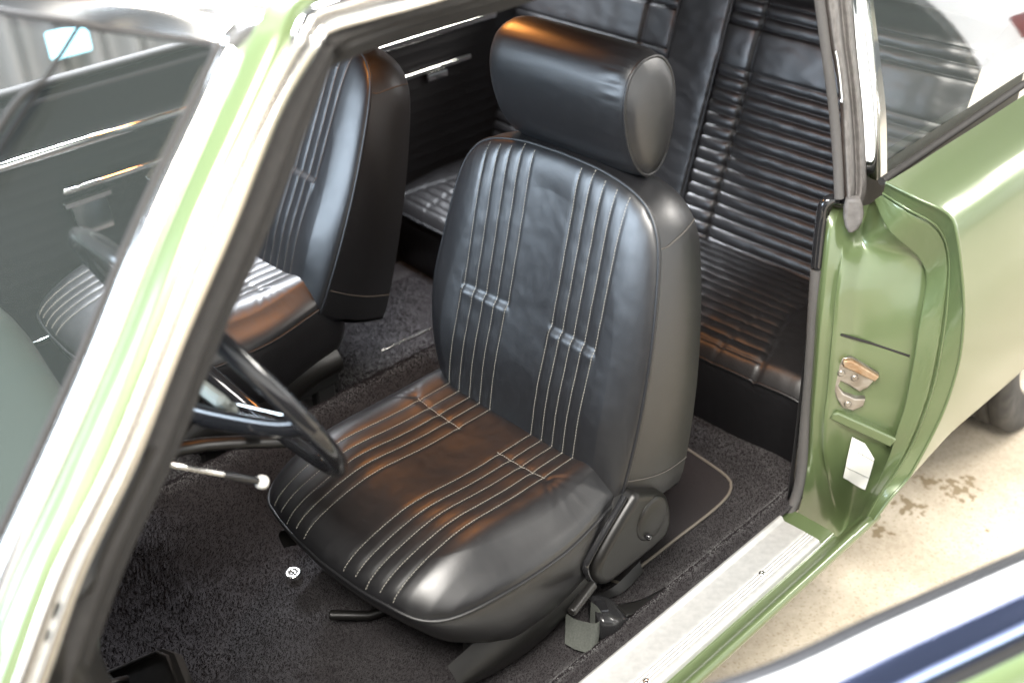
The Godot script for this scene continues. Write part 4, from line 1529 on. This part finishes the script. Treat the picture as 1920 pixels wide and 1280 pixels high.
func bucket_seat(called: String, at: Vector3, label: String, side: int, lean := 0.0) -> void:
	if seat_parts.is_empty(): seat_meshes()
	var s := thing(called, label, "car seat", at, "front bucket seats")
	var bk := put(s, "backrest", seat_parts.back_front, M.vinyl, "", true)
	put(bk, "shell", seat_parts.back_shell, M.vinyl, "", true)
	put(bk, "piping", seat_parts.back_piping, M.piping, "", true)
	put(bk, "side_seam", seat_parts.back_seam, M.dark_thread, "", true)
	put(bk, "hem_seam", seat_parts.back_hem, M.dark_thread, "", true)
	var st := put(bk, "stitching", seat_parts.back_stitch, M.thread, "pale stitching in five-line pleat groups", true)
	st.set_meta("kind", "stuff")
	var cu := put(s, "cushion", seat_parts.cushion, M.vinyl, "", true)
	put(cu, "piping", seat_parts.cushion_piping, M.piping, "", true)
	put(cu, "skirt", seat_parts.skirt, M.vinyl, "", true)
	st = put(cu, "stitching", seat_parts.cushion_stitch, M.thread, "", true)
	st.set_meta("kind", "stuff")
	var hr := put(s, "headrest", seat_parts.headrest, M.vinyl, "rounded black headrest", true)
	put(hr, "end_cap", seat_parts.headrest_cap, M.vinyl, "", true)
	put(hr, "seam", seat_parts.headrest_seam, M.piping, "", true)
	for k in [-1, 1]:
		var mp := MB.new()
		mp.tube([Vector3(.160, .72, k * .06), Vector3(.165, .84, k * .06)], .006, 10)
		put(hr, "post", mp.done(), M.chrome, "", true)
	var tilt := Basis(Vector3.BACK, -lean)
	bk.transform = Transform3D(tilt, Vector3(0, .27, 0) - tilt * Vector3(0, .27, 0))
	hr.transform = bk.transform
	# base frame and slider rails
	var m := MB.new()
	m.cbox(Vector3(-.14, .095, 0), Vector3(.30, .06, .40), .012)
	var bs := put(s, "base_frame", m.done(), M.black_steel, "", true)
	for k in [-1, 1]:
		m = MB.new()
		m.cbox(Vector3(-.15, .035, k * .19), Vector3(.38, .03, .035), .004)
		m.cbox(Vector3(-.31, .05, k * .19), Vector3(.03, .09, .02), .003)
		m.cbox(Vector3(.02, .05, k * .19), Vector3(.03, .09, .02), .003)
		put(s, "slider_rail", m.done(), M.black_steel, "", true)
	if at.y > .3:
		for k in [-1, 1]:
			for x in [-.29, .0]:
				m = MB.new()
				m.cbox(Vector3(x, -.045, k * .19), Vector3(.05, .15, .03), .004)
				put(s, "mounting_foot", m.done(), M.black_steel, "", true)
	# side shields: thin curved vinyl-covered covers on both sides
	for k in [-1, 1]:
		var zz: float = k * .232
		m = MB.new()
		var rows := []
		for i in 16:
			var t := i / 15.0
			var x := lerpf(-.40, .02, t)
			var top := .128 + .022 * sin(PI * t * .9) 
			var bot := .035 + .040 * (1.0 - sin(PI * minf(1.0, t * 1.2)))
			var r := []
			for q in 7:
				var f := q / 6.0
				r.append(Vector3(x, lerpf(top, bot, f), zz + k * (.018 * sin(PI * f) + .012 * f)))
			rows.append(r)
		m.grid(rows, k > 0)
		put(s, "side_shield", m.done(), M.plastic, "", true)
	# recliner cover on the outer side
	var pts := []
	for q in [[1196, 926], [1245, 925], [1257, 945], [1259, 975], [1250, 1003], [1234, 1021], [1200, 1050], [1152, 1088], [1136, 1098], [1125, 1096], [1117, 1082], [1122, 1055], [1144, 1012], [1172, 964]]:
		var p := PZ(q[0], q[1], .665)
		pts.append(Vector2(p.x - .035, p.y - .27))
	var dense := []
	for p in pts: dense.append(Vector3(p.x, p.y, 0))
	dense.append(dense[0])
	var pv := PackedVector2Array()
	var dn := spline(dense, 61)
	for i in 60: pv.append(Vector2(dn[i].x, dn[i].y))
	m = MB.new()
	var z0 := .668 - .372
	m.prism(pv, Transform3D(Basis.IDENTITY, Vector3(0, 0, z0 - .045)) if side > 0 else Transform3D(Basis(Vector3.RIGHT, Vector3.UP, Vector3.FORWARD), Vector3(0, 0, -(z0 - .045))), .045, .014, 5)
	var rc := put(s, "recliner_cover", m.done(), M.plastic, "black plastic recliner cover", true)
	m = MB.new()
	var dc := PZ(1226, 974, .672) - Vector3(.035, .27, .372)
	var dl := []
	for q in [[.045, -.014], [.045, -.006], [.043, -.002], [.038, .0], [.02, .001], [.001, .0012]]:
		var l := []
		for j in 40:
			var an := TAU * j / 40.0
			l.append(Vector3(dc.x + cos(an) * q[0] * .92, dc.y + sin(an) * q[0] * 1.05, side * (dc.z + q[1])))
		dl.append(l)
	m.ring(dl, side < 0)
	put(rc, "knob", m.done(), M.plastic, "", true)
	m = MB.new()
	var rv := PZ(1219, 1008, .679) - Vector3(.035, .27, .372)
	m.tube([Vector3(rv.x, rv.y, side * (rv.z - .006)), Vector3(rv.x, rv.y, side * rv.z), Vector3(rv.x, rv.y, side * (rv.z + .002))], [.006, .006, .003], 12)
	put(rc, "rivet", m.done(), M.gloss_black, "", true)
	# hinge bar between backrest and cover, with bright bracket edges
	m = MB.new()
	var hb := []
	for q in [[1172, 930], [1150, 968], [1128, 1005], [1108, 1040], [1098, 1062], [1103, 1082], [1113, 1093]]:
		var p := PZ(q[0], q[1], .652) - Vector3(.035, .27, .372)
		hb.append(Vector3(p.x, p.y, side * p.z))
	m.tube(spline(hb, 40), .0065, 8, .6)
	put(s, "hinge_bracket", m.done(), M.gloss_black, "", true)
	# recline lever
	m = MB.new()
	var la := PZ(1112, 1096, .672) - Vector3(.035, .27, .372)
	var lb := PZ(1071, 1148, .690) - Vector3(.035, .27, .372)
	la.z *= side; lb.z *= side
	m.tube([la, la.lerp(lb, .02), la.lerp(lb, .97), lb], [.006, .0085, .0085, .006], 14)
	put(s, "recline_lever", m.done(), M.plastic, "", true)
	# slide adjusting bar below the front
	m = MB.new()
	var ra := PZ(617, 1152, .30) - Vector3(.035, .27, .372)
	var rb := PZ(690, 1154, .34) - Vector3(.035, .27, .372)
	m.tube([ra, ra.lerp(rb, .05), rb, rb + Vector3(.1, 0, .04)], [.007, .009, .009, .009], 12)
	put(s, "slide_lever", m.done(), M.plastic, "", true)

func rear_bench() -> void:
	var zc := -.072
	var b := thing("rear_bench", "black ribbed vinyl rear bench seat across the car", "car seat", Vector3(.85, .255, zc))
	var V := Vector3(.16, .5, 0).normalized()
	var N := Vector3(-V.y, V.x, 0)
	var o := Vector3(.96, .50, 0)
	# backrest
	var vs := []
	for i in 330: vs.append(-.02 + .66 * i / 329.0)
	var us := []
	for i in 120: us.append(-.70 + 1.40 * i / 119.0)
	for e in [.070, .074, .078, .082, .166, .170, .172, .174, .178]: us.append_array([e, -e])
	us.sort()
	var h := func(u: float, v: float) -> float:
		var au := absf(u)
		var d := 0.0
		# edge roll at the outer ends and the top
		d -= .03 * pow(smoothstep(.60, .70, au), 2.0)
		d -= .06 * pow(smoothstep(.56, .64, v), 2.0)
		if au < .074: return d + .008 * sqrt(maxf(0.0, 1.0 - pow(au / .076, 4.0))) + .0014 * wave.get_noise_2d(u * 20.0, v * 20.0)
		var rib := 0.0
		var bulge := .010 * (1.0 - pow(2.0 * clampf((au - .08) / .09, 0, 1) - 1.0, 4.0)) if au < .172 else .014 * (1.0 - pow(2.0 * clampf((au - .172) / .43, 0, 1) - 1.0, 6.0))
		if v < .415:
			rib = .0068 * (pow(absf(sin(PI * v / .0300)), .55) - 1.0)
		elif v < .512:
			rib = .004 * sqrt(maxf(0.0, 1.0 - pow((v - .4635) / .0485, 6.0)))
		elif v < .575:
			rib = .006 * (pow(absf(sin(PI * (v - .512) / .0315)), .6) - 1.0)
		var sm := -.007 * exp(-pow((au - .172) / .004, 2.0))
		return d + rib + bulge * .5 + sm - .004 * exp(-pow((au - .076) / .004, 2.0)) + .0012 * wave.get_noise_2d(u * 18.0 + 9.0, v * 18.0)
	var rows := []
	for v in vs:
		var r := []
		for u in us: r.append(o + V * v + Vector3(0, 0, zc + u) + N * h.call(u, v))
		rows.append(r)
	var m := MB.new()
	m.grid(rows, true)
	var bk := put(b, "backrest", m.done(), M.bench_vinyl, "rear backrest with horizontal ribs and plain centre band")
	m = MB.new()
	m.cbox(Vector3(1.19, .72, zc), Vector3(.16, .56, 1.24), .03, Basis(Vector3.BACK, -.3))
	put(bk, "back_board", m.done(), M.void)
	for sg in [-1, 1]:
		m = MB.new()
		var p := []
		for k in 40:
			var v: float = .0 + .60 * k / 39.0
			p.append(o + V * v + Vector3(0, 0, zc + sg * .0765) + N * (.001 - .06 * pow(smoothstep(.56, .64, v), 2.0)))
		m.tube(p, .0035, 6)
		put(bk, "piping", m.done(), M.piping)
	# cushion
	var top := func(x: float, u: float) -> float:
		var au := absf(u)
		var f := (x - .565) / .41
		var y := .475 + .022 * sin(PI * clampf(f * .9 + .1, 0, 1)) + .02 * f
		y -= .035 * pow(1.0 - clampf(f / .10, 0, 1), 2.0)
		y -= .02 * pow(smoothstep(.66, .76, au), 2.0)
		y -= .010 * (1.0 - smoothstep(.02, .09, au))
		var lim := .60 - .055 * smoothstep(.0, .55, f)
		if au < lim and f > .035:
			y += .0055 * (pow(absf(sin(PI * (x - .565) / .0305)), .6) - 1.0) * (1.0 - smoothstep(lim - .01, lim, au))
		y -= .003 * exp(-pow((au - .492) / .005, 2.0)) if au < lim else 0.0
		y -= .006 * exp(-pow((au - lim) / .005, 2.0))
		return y + .0014 * wave.get_noise_2d(x * 17.0, u * 17.0)
	rows = []
	for i in 200:
		var x := .567 + .43 * i / 199.0
		var r := []
		for j in 200:
			var u := -.76 + 1.52 * j / 199.0
			r.append(Vector3(x + .02 * pow(absf(u) / .76, 3.0) * (1.0 - i / 199.0), top.call(x, u), zc + u))
		rows.append(r)
	m = MB.new()
	m.grid(rows, true)
	var cu := put(b, "cushion", m.done(), M.bench_vinyl, "rear cushion with crosswise ribs")
	m = MB.new()
	m.tube(rows[0], .0045, 8)
	put(cu, "piping", m.done(), M.piping)
	var face := []
	for q in [[0.0, 0.0], [-.003, -.03], [.006, -.10], [.02, -.17], [.03, -.215]]:
		face.append(rows[0].map(func(p): return p + Vector3(q[0], q[1], 0)))
	m = MB.new()
	m.grid(face)
	put(b, "front_face", m.done(), M.vinyl)

func loose_things() -> void:
	# rear floor mat with bound edge
	var y := .2665
	var c := []
	for q in [[1130, 760], [1240, 815], [1290, 848], [1345, 885], [1366, 903], [1371, 918], [1362, 938], [1330, 968], [1262, 1020], [1205, 1064], [1150, 1095]]: c.append(PY(q[0], q[1], y))
	c.append(Vector3(.08, y, .30)); c.append(Vector3(.45, y, .22))
	var mt := thing("floor_mat", "dark floor mat with pale bound edge behind the driver's seat", "floor mat", Vector3(.3, y, .45))
	var m := MB.new()
	var ln := spline(c + [c[0]], 80)
	ln.pop_back()
	var lo := ln.map(func(p): return p - Vector3(0, .004, 0))
	var hi := ln.map(func(p): return p + Vector3(0, .007, 0))
	m.ring([lo, hi])
	m.fan(hi)
	put(mt, "pile_sheet", m.done(), M.floor_mat)
	m = MB.new()
	var bd := ln.map(func(p): return p + Vector3(0, .0085, 0))
	bd.append(bd[0])
	m.tube(bd, .0032, 6)
	put(mt, "binding", m.done(), M.binding)
	# flat flap end of the driver's seat cover lying on the carpet
	# seat belt buckle with folded webbing
	var sb := thing("seat_belt", "black seat belt buckle with folded grey-green webbing beside the sill", "seat belt", PY(1130, 1170, .285))
	m = MB.new()
	var up := .062
	var w := [PZ(1063, 1148, .655), PZ(1092, 1163, .668), PZ(1122, 1150, .690), PZ(1130, 1185, .690)]
	# webbing: upright folded band facing the camera
	var band := []
	var line_t := [PY(1061, 1149, .335), PY(1078, 1160, .338), PY(1100, 1166, .338), PY(1118, 1168, .336), PY(1129, 1155, .338), PY(1121, 1138, .350), PY(1108, 1128, .352)]
	var line_b := [PY(1059, 1206, .288), PY(1076, 1216, .286), PY(1094, 1222, .286), PY(1110, 1226, .286), PY(1121, 1212, .288), PY(1117, 1185, .30), PY(1106, 1165, .305)]
	m.grid(loft([line_t, line_b], 40, 6))
	put(sb, "webbing", m.done(), M.webbing, "folded grey-green belt webbing")
	m = MB.new()
	var ba := PY(1112, 1152, .322); var bb := PY(1176, 1143, .318)
	var bx := (bb - ba).normalized()
	var bz := bx.cross(Vector3.UP).normalized()
	var by := bz.cross(bx)
	# body of the buckle: rounded shell tapering to the strap
	var loops := []
	for k in 12:
		var t := k / 11.0
		var cc := ba.lerp(bb, t) + Vector3(0, -.006 - .012 * t, 0)
		var hw := lerpf(.038, .014, smoothstep(.45, 1.0, t)) * (1.0 if k > 0 and k < 11 else .8)
		var hh := lerpf(.028, .010, smoothstep(.3, 1.0, t)) * (1.0 if k > 0 and k < 11 else .8)
		var l := []
		for j in 28:
			var an := TAU * j / 28.0
			l.append(cc + bz * signf(cos(an)) * pow(absf(cos(an)), .5) * hw + by * signf(sin(an)) * pow(absf(sin(an)), .5) * hh)
		loops.append(l)
	m.ring(loops); m.fan(loops[0]); m.fan(loops[11], true)
	var bu := put(sb, "buckle", m.done(), M.buckle_plastic, "black plastic belt buckle")
	m = MB.new()
	m.cbox(ba.lerp(bb, .22) + by * .018, Vector3(.022, .006, .030), .003, Basis(bx, by, bz))
	put(bu, "release_button", m.done(), M.gloss_black)
	m = MB.new()
	m.tube(spline([bb - bx * .01, PY(1200, 1138, .295), PY(1226, 1128, .288), PY(1258, 1110, .283)], 20), .015, 8, .15, bz)
	put(sb, "strap", m.done(), M.plastic)
	# flap of vinyl under the recliner cover
	var fp := thing("vinyl_flap", "thin dark grey vinyl flap on the carpet under the recliner cover", "flap", PY(1160, 1090, .285))
	m = MB.new()
	m.grid(loft([[PY(1100, 1120, .290), PY(1150, 1100, .300), PY(1200, 1052, .305)], [PY(1112, 1128, .284), PY(1165, 1112, .286), PY(1206, 1072, .288)]], 20, 8))
	m.grid(loft([[PY(1100, 1120, .287), PY(1150, 1100, .297), PY(1200, 1052, .302)], [PY(1112, 1128, .281), PY(1165, 1112, .283), PY(1206, 1072, .285)]], 20, 8), true)
	put(fp, "sheet", m.done(), M.plastic)
	# bright round floor plug by the driver's seat
	var pc := on_carpet(550, 1077, .006)
	var pg := thing("floor_plug", "small bright metal disc on the carpet before the driver's seat", "floor plug", pc)
	m = MB.new()
	var dl := []
	for q in [[.0160, -.012], [.0165, .005], [.0150, .0075], [.0095, .0078], [.0085, .005], [.001, .005]]:
		var l := []
		for j in 28:
			var an := TAU * j / 28.0
			l.append(pc + Vector3(cos(an) * q[0], q[1], sin(an) * q[0]))
		dl.append(l)
	m.ring(dl, true)
	put(pg, "disc", m.done(), M.stainless)
	m = MB.new()
	m.cbox(pc + Vector3(.001, .007, 0), Vector3(.004, .005, .016), .001)
	put(pg, "slot_bar", m.done(), M.stainless)
	# wiper standing on the glass
	# red box on the white wall, mirrored in the quarter window
	var rb := thing("red_box", "red box hanging by the added glowing panel behind the car", "box", Vector3(4.6, 1.03, 2.42))
	m = MB.new()
	m.cbox(Vector3.ZERO, Vector3(.12, .24, .28), .02)
	put(rb, "case", m.done(), M.red_box, "", true)
	m = MB.new()
	m.cbox(Vector3(-.065, .02, 0), Vector3(.02, .03, .12), .005)
	put(rb, "handle", m.done(), M.paper, "", true)
